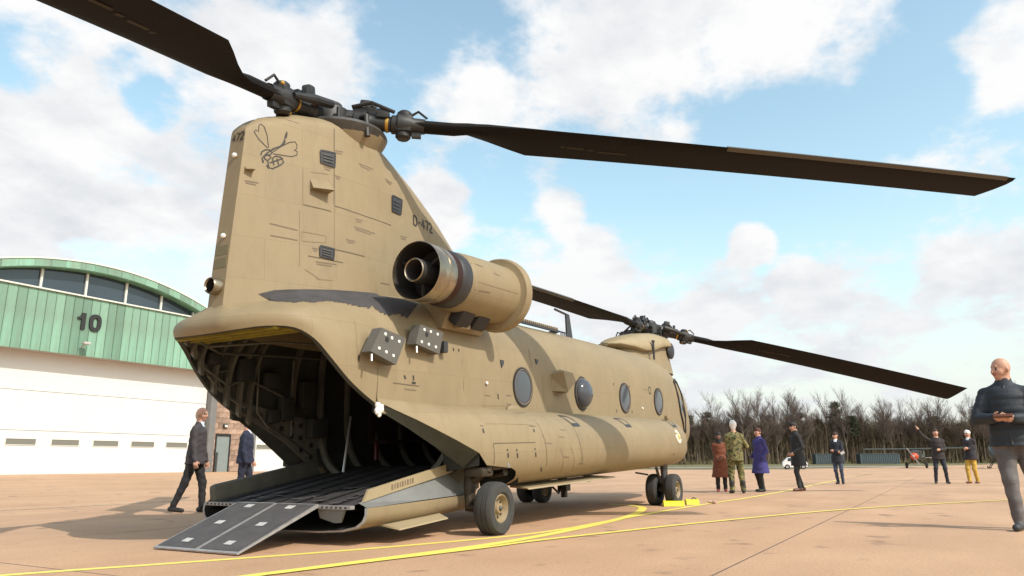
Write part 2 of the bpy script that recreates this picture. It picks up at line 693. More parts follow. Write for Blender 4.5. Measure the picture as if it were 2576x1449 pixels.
M_DOORG = mat('grey_green_door', (0.19, 0.22, 0.215), 0.5, var=0.08)
M_BLACK = mat('black_paint', (0.018, 0.017, 0.016), 0.5)
M_DGREY = mat('dark_grey_metal', (0.05, 0.05, 0.05), 0.5, var=0.2)
M_STEEL = mat('bare_steel', (0.45, 0.45, 0.45), 0.35, metal=0.9)
M_GREYBOARD = mat('window_grey', (0.17, 0.165, 0.14), 0.25)


def build_hangar(label):
    """one hangar bay in its own frame: x along the front, y into the building, z up; the front fascia is at y = 0"""
    root = empty('hangar')
    tag(root, label, 'hangar', 'green roofed hangars')
    HW, XC = 8.0, 0.0
    ZT, Z0 = 5.75, 8.70       # fascia bottom / top
    Rr, APEX = 17.7, 10.42    # arch outer radius, apex height

    def zarch(x, off=0.0):
        r = Rr - off
        return APEX - Rr + math.sqrt(r * r - x * x)
    # fascia panels
    npan = 36
    w = 2 * HW / npan
    mesh = None
    bk = MB()
    bk.box((0, 0.14, (ZT + Z0) / 2), (2 * HW, 0.1, Z0 - ZT - 0.04)).build('fascia_frame', M_COLG, root, smooth=None)
    for i in range(npan):
        x = -HW + w * (i + 0.5)
        if mesh is None:
            o = MB().box((0, 0, 0), (w - 0.014, 0.06, Z0 - ZT)).box((-w / 2 + 0.02, -0.04, 0), (0.022, 0.03, Z0 - ZT - 0.02)).build('copper_panel', M_COPPER, root, smooth=None)
            mesh = o.data
        else:
            o = bpy.data.objects.new('copper_panel', mesh)
            COL.objects.link(o)
            o.parent = root
        o.location = (x, 0.02 + 0.006 * random.random(), (ZT + Z0) / 2)
    MB().box((0, -0.03, Z0 + 0.04), (2 * HW + 0.05, 0.18, 0.07)).build('gutter', M_TRIM, root, smooth=None)
    # clerestory
    mull = [-7.3, -5.1, -2.95, -0.75, 1.4, 3.5, 5.6]
    for x in mull:
        zt = zarch(x, 0.42)
        if zt > Z0 + 0.2:
            MB().box((x, 0.20, (Z0 + 0.07 + zt) / 2), (0.11, 0.10, zt - Z0 - 0.07)).build('mullion', M_TRIM, root, smooth=None)
    edges = [-7.95] + mull + [7.4]
    for a, b_ in zip(edges[:-1], edges[1:]):
        n = 6
        top = [(lerp(a, b_, k / n), max(Z0 + 0.09, zarch(lerp(a, b_, k / n), 0.40))) for k in range(n + 1)]
        poly = [(a, Z0 + 0.08), (b_, Z0 + 0.08)] + top[::-1]
        MB().prism(poly, 0.03, 'Y', (0, 0.26, 0)).build('pane', M_DGLASS, root, smooth=None)
    # arch band, in short copper pieces
    nb = 24
    lim = 8.6
    for i in range(nb):
        a, b_ = lerp(-lim, lim, i / nb) + 0.006, lerp(-lim, lim, (i + 1) / nb) - 0.006
        poly = [(a, zarch(a, 0.36)), (b_, zarch(b_, 0.36)), (b_, zarch(b_)), (a, zarch(a))]
        MB().prism(poly, 0.5, 'Y', (0, -0.32, 0)).build('roof_edge_panel', M_COPPER, root, smooth=None)
    tr, un = MB(), MB()
    for i in range(40):
        a, b_ = lerp(-lim, lim, i / 40), lerp(-lim, lim, (i + 1) / 40)
        tr.prism([(a, zarch(a) + 0.004), (b_, zarch(b_) + 0.004), (b_, zarch(b_) + 0.075), (a, zarch(a) + 0.075)], 0.6, 'Y', (0, -0.36, 0))
        un.prism([(a, zarch(a, 0.40)), (b_, zarch(b_, 0.40)), (b_, zarch(b_, 0.364)), (a, zarch(a, 0.364))], 0.55, 'Y', (0, -0.28, 0))
    tr.build('roof_trim', M_TRIM, root, smooth=None)
    un.build('arch_soffit', MATS['green_copper_roof'], root, smooth=None)
    rf = MB()
    rings = [[(lerp(-lim, lim, i / 30), y, zarch(lerp(-lim, lim, i / 30)) - 0.01) for i in range(31)] for y in (0.18, 30)]
    rf.loft(rings, close=False)
    rf.build('roof', M_COPPER_ROOF, root, smooth=50)
    MB().box((0, 15.6, 4.4), (2 * HW, 29, 8.7)).build('hall_body', M_SOFFIT, root, smooth=None)
    # soffit between fascia and door
    MB().box((0, 0.62, ZT + 0.06), (2 * HW, 0.86, 0.08)).build('soffit', M_SOFFIT, root, smooth=None)
    # sectional door
    yd = 0.95
    zs = [0.0, 2.05, 3.93, 5.80]
    wins = [-9.0 + 1.72 + 2.08 * k for k in range(8)]
    for k in range(3):
        MB().box((-0.05, yd, (zs[k] + zs[k + 1]) / 2), (15.3, 0.08, zs[k + 1] - zs[k] - 0.022)).build('door_section', M_DOORW, root, smooth=None)
    MB().box((-0.05, yd + 0.045, 2.9), (15.2, 0.05, 5.78)).build('door_core', M_COLG, root, smooth=None)
    for k in range(7):
        x = -6.6 + 2.08 * k
        f = MB().box((x, yd - 0.045, 1.52), (1.34, 0.02, 0.27)).build('door_window', M_GREYBOARD, root, smooth=None)
        MB().box((x, yd - 0.058, 1.667), (1.38, 0.03, 0.025)).box((x, yd - 0.058, 1.373), (1.38, 0.03, 0.025)).box((x - 0.68, yd - 0.058, 1.52), (0.025, 0.03, 0.27)).box((x + 0.68, yd - 0.058, 1.52), (0.025, 0.03, 0.27)).build('window_frame', M_TRIM, f, smooth=None)
    for x in (-7.9, 7.85):
        MB().box((x, 0.75, 2.87), (0.42, 0.5, 5.74)).build('column', M_COLG, root, smooth=None)
    # stone bay with the door beside the opening
    MB().box((9.45, yd + 0.15, 2.87), (2.75, 0.1, 5.74)).build('stone_backing', M_MORTAR, root, smooth=None)
    bmesh_ = None
    rows, cols = 18, 5
    for r in range(rows):
        for c in range(cols + (r % 2)):
            bw = 2.75 / cols
            xa = 8.075 + (c - 0.5 * (r % 2)) * bw
            xb = min(xa + bw, 10.825)
            xa = max(xa, 8.075)
            if xb - xa < 0.1:
                continue
            zc = 0.02 + (r + 0.5) * 0.318
            if zc < 2.2 and xa < 9.55 and xb > 8.55 and r < 7:
                if xa < 8.5:
                    xb = min(xb, 8.5)
                elif xb > 9.6:
                    xa = max(xa, 9.6)
                else:
                    continue
                if xb - xa < 0.08:
                    continue
            o = MB().box((0, 0, 0), (xb - xa - 0.014, 0.1, 0.304)).build('stone_block', M_STONE, root, smooth=None)
            o.location = ((xa + xb) / 2, yd + 0.045 + 0.012 * random.random(), zc)
    d = MB().box((9.05, yd + 0.03, 1.05), (0.94, 0.06, 2.1)).build('side_door', M_DOORG, root, smooth=None)
    MB().box((9.05, yd - 0.005, 2.16), (1.1, 0.1, 0.09)).box((8.54, yd - 0.005, 1.06), (0.07, 0.1, 2.12)).box((9.56, yd - 0.005, 1.06), (0.07, 0.1, 2.12)).build('door_frame', M_BLACK, d, smooth=None)
    MB().box((8.68, yd - 0.03, 1.05), (0.05, 0.06, 0.16)).tube([(8.68, yd - 0.07, 1.07), (8.82, yd - 0.07, 1.07)], 0.014).build('handle', M_STEEL, d)
    l = MB().bbox((9.1, yd - 0.06, 2.72), (0.30, 0.16, 0.2), 0.03).build('wall_lamp', M_DGREY, root)
    MB().box((9.1, yd - 0.145, 2.70), (0.2, 0.02, 0.12)).build('lens', M_TRIM, l, smooth=None)
    # flood lamp below the number
    MB().bbox((-0.72, -0.42, ZT + 0.58), (0.34, 0.3, 0.12), 0.03).tube([(-0.72, 0.02, ZT + 0.4), (-0.72, -0.3, ZT + 0.55)], 0.03).build('flood_lamp', M_SOFFIT, root)
    MB().tube([(8.55, yd - 0.2, 0.0), (8.55, yd - 0.2, 1.15)], 0.05).build('guard_post', MATS['dark_grey_metal'], root)
    return root


hangar = build_hangar('white doored hangar with green copper arch roof, marked 10')
hangar.location = (14.9, 30.5, 0.45)


hangar2 = copy_tree(hangar)
hangar2['label'] = 'second green roofed hangar hidden behind the parked helicopter'
hangar2.location = (14.9 + 18.85, 30.5, 0.45)
# the number: a flagged one and a round-cornered nought, both thick black boards
b = MB().prism([(-1.10, 7.66), (-0.96, 7.70), (-0.90, 7.89), (-0.70, 7.89), (-0.70, 7.07), (-0.91, 7.07), (-0.91, 7.58), (-1.10, 7.56)], 0.09, 'Y', (0, -0.10, 0))
b.build('numeral', M_BLACK, hangar, smooth=None)
b = MB()
rr = []
for (t, sx, sz) in ((-0.10, 0.31, 0.43), (-0.01, 0.31, 0.43), (-0.01, 0.115, 0.255), (-0.10, 0.115, 0.255), (-0.10, 0.31, 0.43)):
    rr.append([Vector((-0.19 + sx * math.copysign(abs(math.cos(a)) ** 0.75, math.cos(a)), t, 7.48 + sz * math.copysign(abs(math.sin(a)) ** 0.75, math.sin(a)))) for a in [2 * math.pi * k / 32 for k in range(32)]])
b.loft(rr)
b.build('numeral', M_BLACK, hangar, smooth=40)
# ------------------------------------------------------------------ transport helicopter
HP = 0.03328
heli = empty('transport_helicopter', (1.09, 0, 0))
heli.rotation_euler = (0, -HP, 0)
tag(heli, 'sand coloured tandem rotor transport helicopter with its rear ramp lowered', 'helicopter')
HOFF = (-1.09, 0, 0)


def tan_paint(name, base, amt):
    m = mat(name, base, 0.6, var=amt, vscale=1.3, bump=0.22, bscale=3.2, spec=0.35)
    nt = m.node_tree
    b = nt.nodes['Principled BSDF']
    N, L = nt.nodes.new, nt.links.new
    # fine dirt streaks running down the skin
    tc = N('ShaderNodeTexCoord')
    mp = N('ShaderNodeMapping')
    mp.inputs['Scale'].default_value = (4, 4, 1.2)
    L(tc.outputs['Object'], mp.inputs[0])
    n = N('ShaderNodeTexNoise')
    n.inputs['Scale'].default_value = 1.6
    n.inputs['Detail'].default_value = 7
    n.inputs['Roughness'].default_value = 0.7
    L(mp.outputs[0], n.inputs['Vector'])
    cr = N('ShaderNodeValToRGB')
    cr.color_ramp.elements[0].position = 0.28
    cr.color_ramp.elements[0].color = (0.90, 0.885, 0.87, 1)
    cr.color_ramp.elements[1].position = 0.52
    cr.color_ramp.elements[1].color = (1, 1, 1, 1)
    L(n.outputs[0], cr.inputs[0])
    # sheets of skin: each a slightly different tint, with a hairline at the laps
    sp = N('ShaderNodeSeparateXYZ')
    L(tc.outputs['Object'], sp.inputs[0])
    cb = N('ShaderNodeCombineXYZ')
    L(sp.outputs['X'], cb.inputs[0])
    L(sp.outputs['Z'], cb.inputs[1])
    br = N('ShaderNodeTexBrick')
    br.inputs['Color1'].default_value = (0.965, 0.965, 0.97, 1)
    br.inputs['Color2'].default_value = (1.03, 1.03, 1.02, 1)
    br.inputs['Mortar'].default_value = (0.87, 0.86, 0.85, 1)
    br.inputs['Scale'].default_value = 1.0
    br.inputs['Mortar Size'].default_value = 0.0035
    br.inputs['Brick Width'].default_value = 0.83
    br.inputs['Row Height'].default_value = 0.47
    L(cb.outputs[0], br.inputs['Vector'])
    cur = b.inputs['Base Color'].links[0].from_socket
    for o_ in (cr.outputs[0], br.outputs['Color']):
        mx = N('ShaderNodeMixRGB')
        mx.blend_type = 'MULTIPLY'
        mx.inputs[0].default_value = 1
        L(cur, mx.inputs[1])
        L(o_, mx.inputs[2])
        cur = mx.outputs[0]
    L(cur, b.inputs['Base Color'])
    return m


M_TAN = tan_paint('sand_paint', (0.258, 0.198, 0.116), 0.09)
M_TAN2 = mat('sand_paint_light', (0.315, 0.248, 0.150), 0.6, var=0.10, vscale=2, spec=0.3)
M_LINE = mat('panel_seam', (0.115, 0.085, 0.055), 0.8)
M_LINE2 = mat('faint_panel_seam', (0.235, 0.17, 0.10), 0.8)
M_STENCIL = mat('black_stencil', (0.03, 0.026, 0.022), 0.7)
M_STENCIL2 = mat('worn_stencil', (0.17, 0.125, 0.085), 0.8)
M_NONSLIP = mat('black_nonslip', (0.055, 0.050, 0.052), 0.85, var=0.3, vscale=6, bump=0.2, bscale=60)
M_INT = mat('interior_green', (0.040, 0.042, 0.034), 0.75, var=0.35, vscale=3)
M_FRAME = mat('ramp_frame_olive', (0.105, 0.098, 0.078), 0.7, var=0.3, vscale=5)
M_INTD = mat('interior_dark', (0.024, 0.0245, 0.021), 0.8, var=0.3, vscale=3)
M_RIB = mat('interior_rib', (0.115, 0.108, 0.085), 0.6, var=0.3, vscale=4)
M_ZINC = mat('yellow_primer', (0.26, 0.21, 0.02), 0.6, var=0.3, vscale=6)
M_BLADE = mat('blade_black', (0.0105, 0.0085, 0.0078), 0.75, var=0.35, vscale=1.5, spec=0.15)
M_BLADE_EDGE = mat('blade_edge_metal', (0.10, 0.09, 0.075), 0.45, metal=0.5)
M_BSTEN = mat('faded_blade_stencil', (0.026, 0.017, 0.006), 0.8)
M_HUB = mat('hub_dark', (0.026, 0.024, 0.023), 0.5, var=0.3, vscale=8, metal=0.2)
M_HUB2 = mat('hub_grey', (0.07, 0.065, 0.06), 0.45, var=0.3, vscale=8, metal=0.3)
M_BRASS = mat('brass_fitting', (0.50, 0.28, 0.06), 0.4, metal=0.7)
M_NOZ = mat('burnt_steel', (0.36, 0.30, 0.22), 0.3, metal=0.9, var=0.35, vscale=5)
M_NOZIN = mat('sooty_inside', (0.022, 0.018, 0.016), 0.8, var=0.3, vscale=6)
M_REDRING = mat('heat_stained_ring', (0.045, 0.018, 0.014), 0.5, metal=0.5)
M_TYRE = mat('tyre_rubber', (0.040, 0.038, 0.036), 0.85, var=0.25, vscale=10, bump=0.1, bscale=50)
M_RIM = mat('sand_rim', (0.27, 0.20, 0.115), 0.55, var=0.2, vscale=12)
M_GLASS = mat('porthole_glass', (0.062, 0.066, 0.078), 0.12, spec=0.35, coat=0.15)
M_SEALB = mat('rubber_seal', (0.02, 0.018, 0.02), 0.6)
M_BOX = mat('sensor_grey', (0.10, 0.092, 0.08), 0.65, var=0.15, vscale=6)
M_WDOT = mat('white_plastic', (0.78, 0.78, 0.76), 0.4)
M_VENT = mat('vent_dark', (0.032, 0.032, 0.036), 0.5, var=0.2, vscale=8)
M_RAMPF = mat('ramp_tread', (0.045, 0.038, 0.040), 0.7, var=0.4, vscale=5, bump=0.2, bscale=60)
M_RAMPE = mat('ramp_edge_alu', (0.36, 0.34, 0.33), 0.45, metal=0.4, var=0.25, vscale=9)
M_RAMPG = mat('ramp_grey_side', (0.17, 0.17, 0.163), 0.55, var=0.15, vscale=3)
M_RAMPM = mat('worn_white_marker', (0.50, 0.48, 0.46), 0.6, var=0.25, vscale=20)
M_SCUFF = mat('scuffed_metal', (0.15, 0.135, 0.135), 0.5, metal=0.3, var=0.4, vscale=14)
M_REDL = mat('red_lens', (0.55, 0.02, 0.05), 0.2)
M_WHITECLOTH = mat('white_cloth', (0.72, 0.70, 0.68), 0.9, var=0.1, vscale=9)


def part(mb, name, m, parent=None, smooth=35):
    if parent is None or parent is heli:
        return mb.build(name, m, heli, HOFF, smooth)
    return mb.build(name, m, parent, None, smooth)


# ---- main fuselage tube
def fus_par(X):
    a = interp(X, [1.0, 2, 8.5, 9.5, 10.5, 11.5, 12.4, 13.0, 13.35], [1.235, 1.25, 1.25, 1.22, 1.13, 0.98, 0.74, 0.46, 0.12])
    zb = interp(X, [1.0, 9.5, 11.5, 12.6, 13.35], [0.47, 0.47, 0.52, 0.70, 1.05])
    zt = interp(X, [1.0, 5, 9, 10.2, 11.0, 11.8, 12.6, 13.1, 13.35], [2.94, 2.97, 2.97, 2.93, 2.78, 2.45, 1.95, 1.55, 1.25])
    n = interp(X, [1, 9, 11, 13.3], [3.3, 3.2, 2.6, 2.2])
    return a, zb, zt, n


def fus_ring(X, off=0.0, N=56):
    a, zb, zt, n = fus_par(X)
    a -= off
    b = (zt - zb) / 2 - off
    zc = (zt + zb) / 2
    out = []
    for k in range(N):
        t = 2 * math.pi * k / N - math.pi / 2
        c, s = math.cos(t), math.sin(t)
        out.append(Vector((X, a * math.copysign(abs(c) ** (2 / n), c), zc + b * math.copysign(abs(s) ** (2 / n), s))))
    return out


FX = [1.0, 1.6, 2.4, 3.2, 4, 4.8, 5.6, 6.4, 7.2, 8, 8.8, 9.4, 9.9, 10.3, 10.7, 11.1, 11.5, 11.9, 12.3, 12.6, 12.9, 13.15, 13.35]
b = MB()
b.loft([fus_ring(x) for x in FX], cap1=True)
fuselage = part(b, 'fuselage', M_TAN, smooth=50)

# ---- tail shell round the ramp opening (right half, then mirrored)
RIM = [(-1.76, 0.0, 2.20), (-1.75, 0.22, 2.205), (-1.70, 0.45, 2.22), (-1.58, 0.70, 2.245), (-1.39, 0.90, 2.235), (-1.21, 1.01, 2.13),
       (-1.03, 1.07, 1.95), (-0.81, 1.11, 1.745), (-0.60, 1.135, 1.60), (-0.40, 1.15, 1.485), (-0.38, 1.16, 1.40), (0.2, 1.18, 1.40), (0.7, 1.21, 1.40), (1.22, 1.235, 1.40)]
JUN = [(-1.60, 0.0, 2.52), (-1.62, 0.10, 2.52), (-1.52, 0.125, 2.55), (-1.30, 0.19, 2.60), (-1.02, 0.26, 2.66), (-0.80, 0.32, 2.71),
       (-0.60, 0.37, 2.75), (-0.36, 0.42, 2.79), (-0.18, 0.46, 2.82), (0.0, 0.49, 2.84), (0.05, 0.5, 2.85), (0.5, 0.55, 2.88), (0.9, 0.58, 2.90), (1.42, 0.6, 2.92)]


def tail_col(R_, J_, off=0.0, n=16):
    R_, J_ = Vector(R_), Vector(J_)
    yo = R_.y * 1.0
    K1 = Vector((R_.x - 0.06 * (1 if R_.x < -1 else 0), R_.y + 0.07, lerp(R_.z, J_.z, 0.62)))
    K2 = Vector((lerp(R_.x, J_.x, 0.45), lerp(R_.y, J_.y, 0.30), J_.z - 0.13 + 0.05 * (R_.y < 0.3)))
    if R_.y < 0.3:
        K1 = Vector((R_.x - 0.10, R_.y * 1.1, R_.z + 0.12))
        K2 = Vector((R_.x + 0.03, R_.y, R_.z + 0.22))
    out = []
    for k in range(n + 1):
        t = k / n
        p = (1 - t) ** 3 * R_ + 3 * (1 - t) ** 2 * t * K1 + 3 * (1 - t) * t * t * K2 + t ** 3 * J_
        wb = sstep((R_.x + 0.5) / 1.2)
        if wb > 0:
            # forward of the notch the shell takes on the cabin section
            a_, zb_, zt_, n_ = fus_par(1.0)
            zc_, bb_ = (zt_ + zb_) / 2, (zt_ - zb_) / 2
            th0 = math.asin(max(-1, min(1, math.copysign(abs((R_.z - zc_) / bb_) ** (n_ / 2), R_.z - zc_))))
            th1 = math.acos(min(1, (abs(J_.y) / a_) ** (n_ / 2)))
            th = lerp(th0, th1, t)
            q = Vector((lerp(R_.x, J_.x, t), (a_ + 0.006) * abs(math.cos(th)) ** (2 / n_), zc_ + (bb_ + 0.006) * math.copysign(abs(math.sin(th)) ** (2 / n_), math.sin(th))))
            p = p.lerp(q, wb)
        if off:
            p = p + Vector((0.03 * (1 if R_.x < -1.2 else 0), -off if p.y > off else 0, -off * 0.6 * t))
        out.append(p)
    return out


def dens(pts, per=3):
    out = []
    n = len(pts)
    for i in range(n - 1):
        a, b_, c, d = pts[max(0, i - 1)], pts[i], pts[i + 1], pts[min(n - 1, i + 2)]
        for k in range(per):
            t = k / per
            out.append(tuple(0.5 * (2 * b_[j] + (c[j] - a[j]) * t + (2 * a[j] - 5 * b_[j] + 4 * c[j] - d[j]) * t * t + (3 * b_[j] - a[j] - 3 * c[j] + d[j]) * t ** 3) for j in range(3)))
    out.append(pts[-1])
    return out


RIMD, JUND = dens(RIM, 3), dens(JUN, 3)
b = MB()
cols = [tail_col(r, j) for r, j in zip(RIMD, JUND)]
b.loft([[Vector((p.x, -p.y, p.z)) for p in c] for c in cols], close=False)
b.mirror_y()
tail = part(b, 'tail_shell', M_TAN, smooth=60)
# inner lip of the shell and the liner
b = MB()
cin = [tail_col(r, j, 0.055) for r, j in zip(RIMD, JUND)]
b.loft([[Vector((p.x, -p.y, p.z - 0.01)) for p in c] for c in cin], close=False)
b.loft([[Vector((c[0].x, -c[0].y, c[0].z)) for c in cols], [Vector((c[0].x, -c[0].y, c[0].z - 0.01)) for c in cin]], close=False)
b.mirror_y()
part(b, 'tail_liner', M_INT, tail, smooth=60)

# ---- aft pylon
PZ = [2.30, 2.6, 3.0, 3.4, 3.8, 4.2, 4.5, 4.75, 4.95, 5.10]
PTE = [-1.645, -1.625, -1.595, -1.56, -1.525, -1.49, -1.465, -1.44, -1.42, -1.40]
PLE = [3.25, 3.15, 3.0, 2.80, 2.50, 2.02, 1.55, 1.10, 0.70, 0.40]
PW = [0.68, 0.655, 0.625, 0.60, 0.575, 0.55, 0.53, 0.51, 0.49, 0.47]


def pyl_point(u, v, side):
    zt = interp(u, [0, 0.03, 0.08, 0.25, 0.5, 0.75, 1.0], [4.64, 4.74, 4.80, 4.96, 5.06, 5.06, 4.98])
    z = 2.30 + v * (zt - 2.30)
    te, le, W = interp(z, PZ, PTE), interp(z, PZ, PLE), interp(z, PZ, PW)
    # rounded top of the trailing edge
    te += 0.10 * max(0, (v - 0.955) / 0.045) ** 2 * (1 if u < 0.5 else 0)
    X = te + u * (le - te)
    d = (X - te)
    hw = 0.115 + (W - 0.115) * math.sin(min(1.0, d / 1.9) * math.pi / 2) ** 0.95
    dl = (le - X) / 1.15
    if dl < 1:
        hw = hw * math.sqrt(max(0, 1 - (1 - dl) ** 2.4))
    if v > 0.93:
        hw *= math.sqrt(max(0.0, 1 - ((v - 0.93) / 0.07) ** 2 * 0.97))
    return Vector((X, side * hw, z))


b = MB()
us = [0.0] + [0.015, 0.04, 0.08, 0.13, 0.18] + [0.24 + 0.06 * i for i in range(11)] + [0.88, 0.91, 0.94, 0.96, 0.98, 0.99, 1.0]
vs = [i / 22 for i in range(20)] + [0.905, 0.93, 0.945, 0.96, 0.975, 0.985, 0.993, 1.0]
rings = []
for v in vs:
    rr = [pyl_point(u, v, -1) for u in us] + [pyl_point(u, v, 1) for u in us[::-1]][1:]
    rings.append(rr)
b.loft(rings, close=True, cap1=True)
pylon = part(b, 'aft_pylon', M_TAN, smooth=40)

# ---- side pods
def pod_low(X):
    return interp(X, [-0.42, 0.05, 0.45, 0.87, 1.0, 1.5, 1.62, 1.70, 1.76, 2.0, 7.0, 8.6, 9.0, 9.25], [1.52, 1.33, 1.15, 0.945, 0.80, 0.745, 0.70, 0.62, 0.53, 0.50, 0.50, 0.54, 0.62, 0.80])


def pod_out(X):
    return interp(X, [-0.42, 0.0, 0.5, 1.0, 2.0, 7.5, 8.5, 9.0, 9.2, 9.3], [1.20, 1.36, 1.52, 1.68, 1.84, 1.86, 1.80, 1.68, 1.50, 1.28])


def pod_ring(X, n=18):
    """outer skin from the shoulder against the fuselage down to the lower edge and back under"""
    yo, zl = pod_out(X), pod_low(X)
    zt = interp(X, [-0.42, 0.4, 2, 8.6, 9.3], [1.56, 1.53, 1.50, 1.46, 1.36])
    zfull = 0.50
    out = []
    # full pod outline as superellipse quarter pairs, clipped at zl
    zc = 0.96
    P = []
    for k in range(n + 1):
        t = math.pi / 2 - math.pi * k / n
        c, s = math.cos(t), math.sin(t)
        y = 1.16 + (yo - 1.16) * abs(c) ** (2 / 2.5)
        h = (zt - zc) if s > 0 else (zc - zfull)
        z = zc + h * math.copysign(abs(s) ** (2 / 2.3), s)
        P.append((y, z))
    cross = None
    for i, (y, z) in enumerate(P):
        if z < zl:
            if cross is None:
                y0, z0 = P[i - 1]
                t = (z0 - zl) / max(1e-6, z0 - z)
                cross = Vector((X, -lerp(y0, y, t), zl))
            out.append(cross.copy())
        else:
            out.append(Vector((X, -y, z)))
    return out


PX = [-0.42, -0.2, 0.05, 0.3, 0.55, 0.8, 0.87, 1.0, 1.2, 1.5, 1.6, 1.66, 1.71, 1.76, 1.9, 2.2, 2.8, 3.6, 4.4, 5.2, 6, 6.8, 7.5, 8.1, 8.6, 8.85, 9.05, 9.15, 9.22, 9.27, 9.3]
for side in (-1, 1):
    b = MB()
    rg = [pod_ring(x) for x in PX]
    if side == 1:
        rg = [[Vector((p.x, -p.y, p.z)) for p in r] for r in rg]
    b.loft(rg, close=False, cap1=False)
    # end cap at the front
    e = rg[-1]
    b.add([(9.32, side * 1.16, 0.9)] + [tuple(p) for p in e], [(0, i + 1, i + 2) for i in range(len(e) - 1)])
    pod = part(b, 'fuel_pod', M_TAN, smooth=50)
    if side == -1:
        podR = pod
    # dark inner cheek that closes the pod towards the ramp opening
    b = MB()
    cx = (-0.40, -0.15, 0.05, 0.25, 0.45, 0.66, 0.87)
    edge = [max((p for p in pod_ring(x)), key=lambda p: -p.z) for x in cx]
    nose = [Vector((p.x, side * (abs(p.y) - 0.004), p.z)) for p in edge]
    inn = [Vector((p.x - 0.01, side * (abs(p.y) - lerp(0.05, 0.22, k / 6)), p.z - lerp(0.06, 0.17, k / 6))) for k, p in enumerate(edge)]
    up = [Vector((p.x, side * 1.08, p.z + lerp(0.10, 0.02, k / 6))) for k, p in enumerate(edge)]
    b.loft([nose, inn, up], close=False)
    b.add([nose[-1], inn[-1], up[-1], (0.9, side * 1.2, 1.1)], [(0, 1, 2, 3)])
    part(b, 'ramp_cheek', M_INT, pod, smooth=None)
    # closed rear wall and wheel well
    b = MB()
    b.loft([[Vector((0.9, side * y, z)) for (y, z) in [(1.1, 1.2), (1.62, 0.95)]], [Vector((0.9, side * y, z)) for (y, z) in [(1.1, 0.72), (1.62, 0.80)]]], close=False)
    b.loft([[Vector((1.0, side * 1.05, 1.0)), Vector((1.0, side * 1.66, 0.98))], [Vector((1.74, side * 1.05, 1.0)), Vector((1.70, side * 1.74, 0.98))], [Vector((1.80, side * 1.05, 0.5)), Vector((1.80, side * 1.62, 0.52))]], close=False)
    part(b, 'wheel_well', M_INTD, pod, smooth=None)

# belly strake under the right pod
b = MB()
b.loft([[Vector((2.15, -1.30, 0.50)), Vector((1.98, -1.66, 0.475)), Vector((2.0, -1.67, 0.455)), Vector((2.15, -1.30, 0.47))],
        [Vector((4.85, -1.30, 0.50)), Vector((4.95, -1.66, 0.475)), Vector((4.93, -1.67, 0.455)), Vector((4.85, -1.30, 0.47))]], cap0=True, cap1=True)
part(b, 'belly_strake', M_TAN2, smooth=None)
b = MB()
b.box((4.6, -0.9, 0.36), (0.16, 0.16, 0.20)).box((4.6, -0.9, 0.22), (0.08, 0.08, 0.12)).tube([(4.2, -0.9, 0.34), (4.4, -0.9, 0.24), (4.55, -0.9, 0.34)], 0.018).tube([(4.7, -0.9, 0.40), (5.3, -0.9, 0.42)], 0.02).box((5.3, -1.0, 0.45), (0.1, 0.1, 0.16))
part(b, 'cargo_hook', M_HUB)

# ---- cabin interior
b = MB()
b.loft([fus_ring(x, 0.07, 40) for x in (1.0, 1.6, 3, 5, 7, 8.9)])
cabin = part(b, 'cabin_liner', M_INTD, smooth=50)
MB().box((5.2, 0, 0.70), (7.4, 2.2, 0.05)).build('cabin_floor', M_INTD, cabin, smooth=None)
MB().box((8.9, 0, 1.60), (0.05, 1.8, 1.7)).build('bulkhead', M_INTD, cabin, smooth=None)
for i, x in enumerate([1.05, 1.6, 2.2, 2.8, 3.4]):
    r0, r1 = fus_ring(x, 0.08, 40), fus_ring(x, 0.15, 40)
    r2 = [p + Vector((0.05, 0, 0)) for p in r1]
    MB().loft([r0, r1, r2], True).build('rib', M_RIB, cabin, smooth=None)
# frames that follow the tail opening
for i, k in enumerate([12, 15, 18, 21, 24, 27, 31, 35]):
    for sgn in (-1, 1):
        bb = MB()
        base = tail_col(RIMD[k], JUND[k], 0.06)[3 if sgn < 0 else 0:]
        A = [Vector((p.x, sgn * p.y, p.z - 0.012)) for p in base]
        Bq = [Vector((p.x, sgn * max(0.02, p.y - 0.07), p.z - 0.06)) for p in base]
        Cq = [q + Vector((0.045, 0, 0)) for q in Bq]
        Dq = [q + Vector((0.05, 0, 0)) for q in A]
        bb.loft([A, Bq, Cq, Dq], close=False)
        part(bb, 'rib', M_RIB, tail, smooth=None)
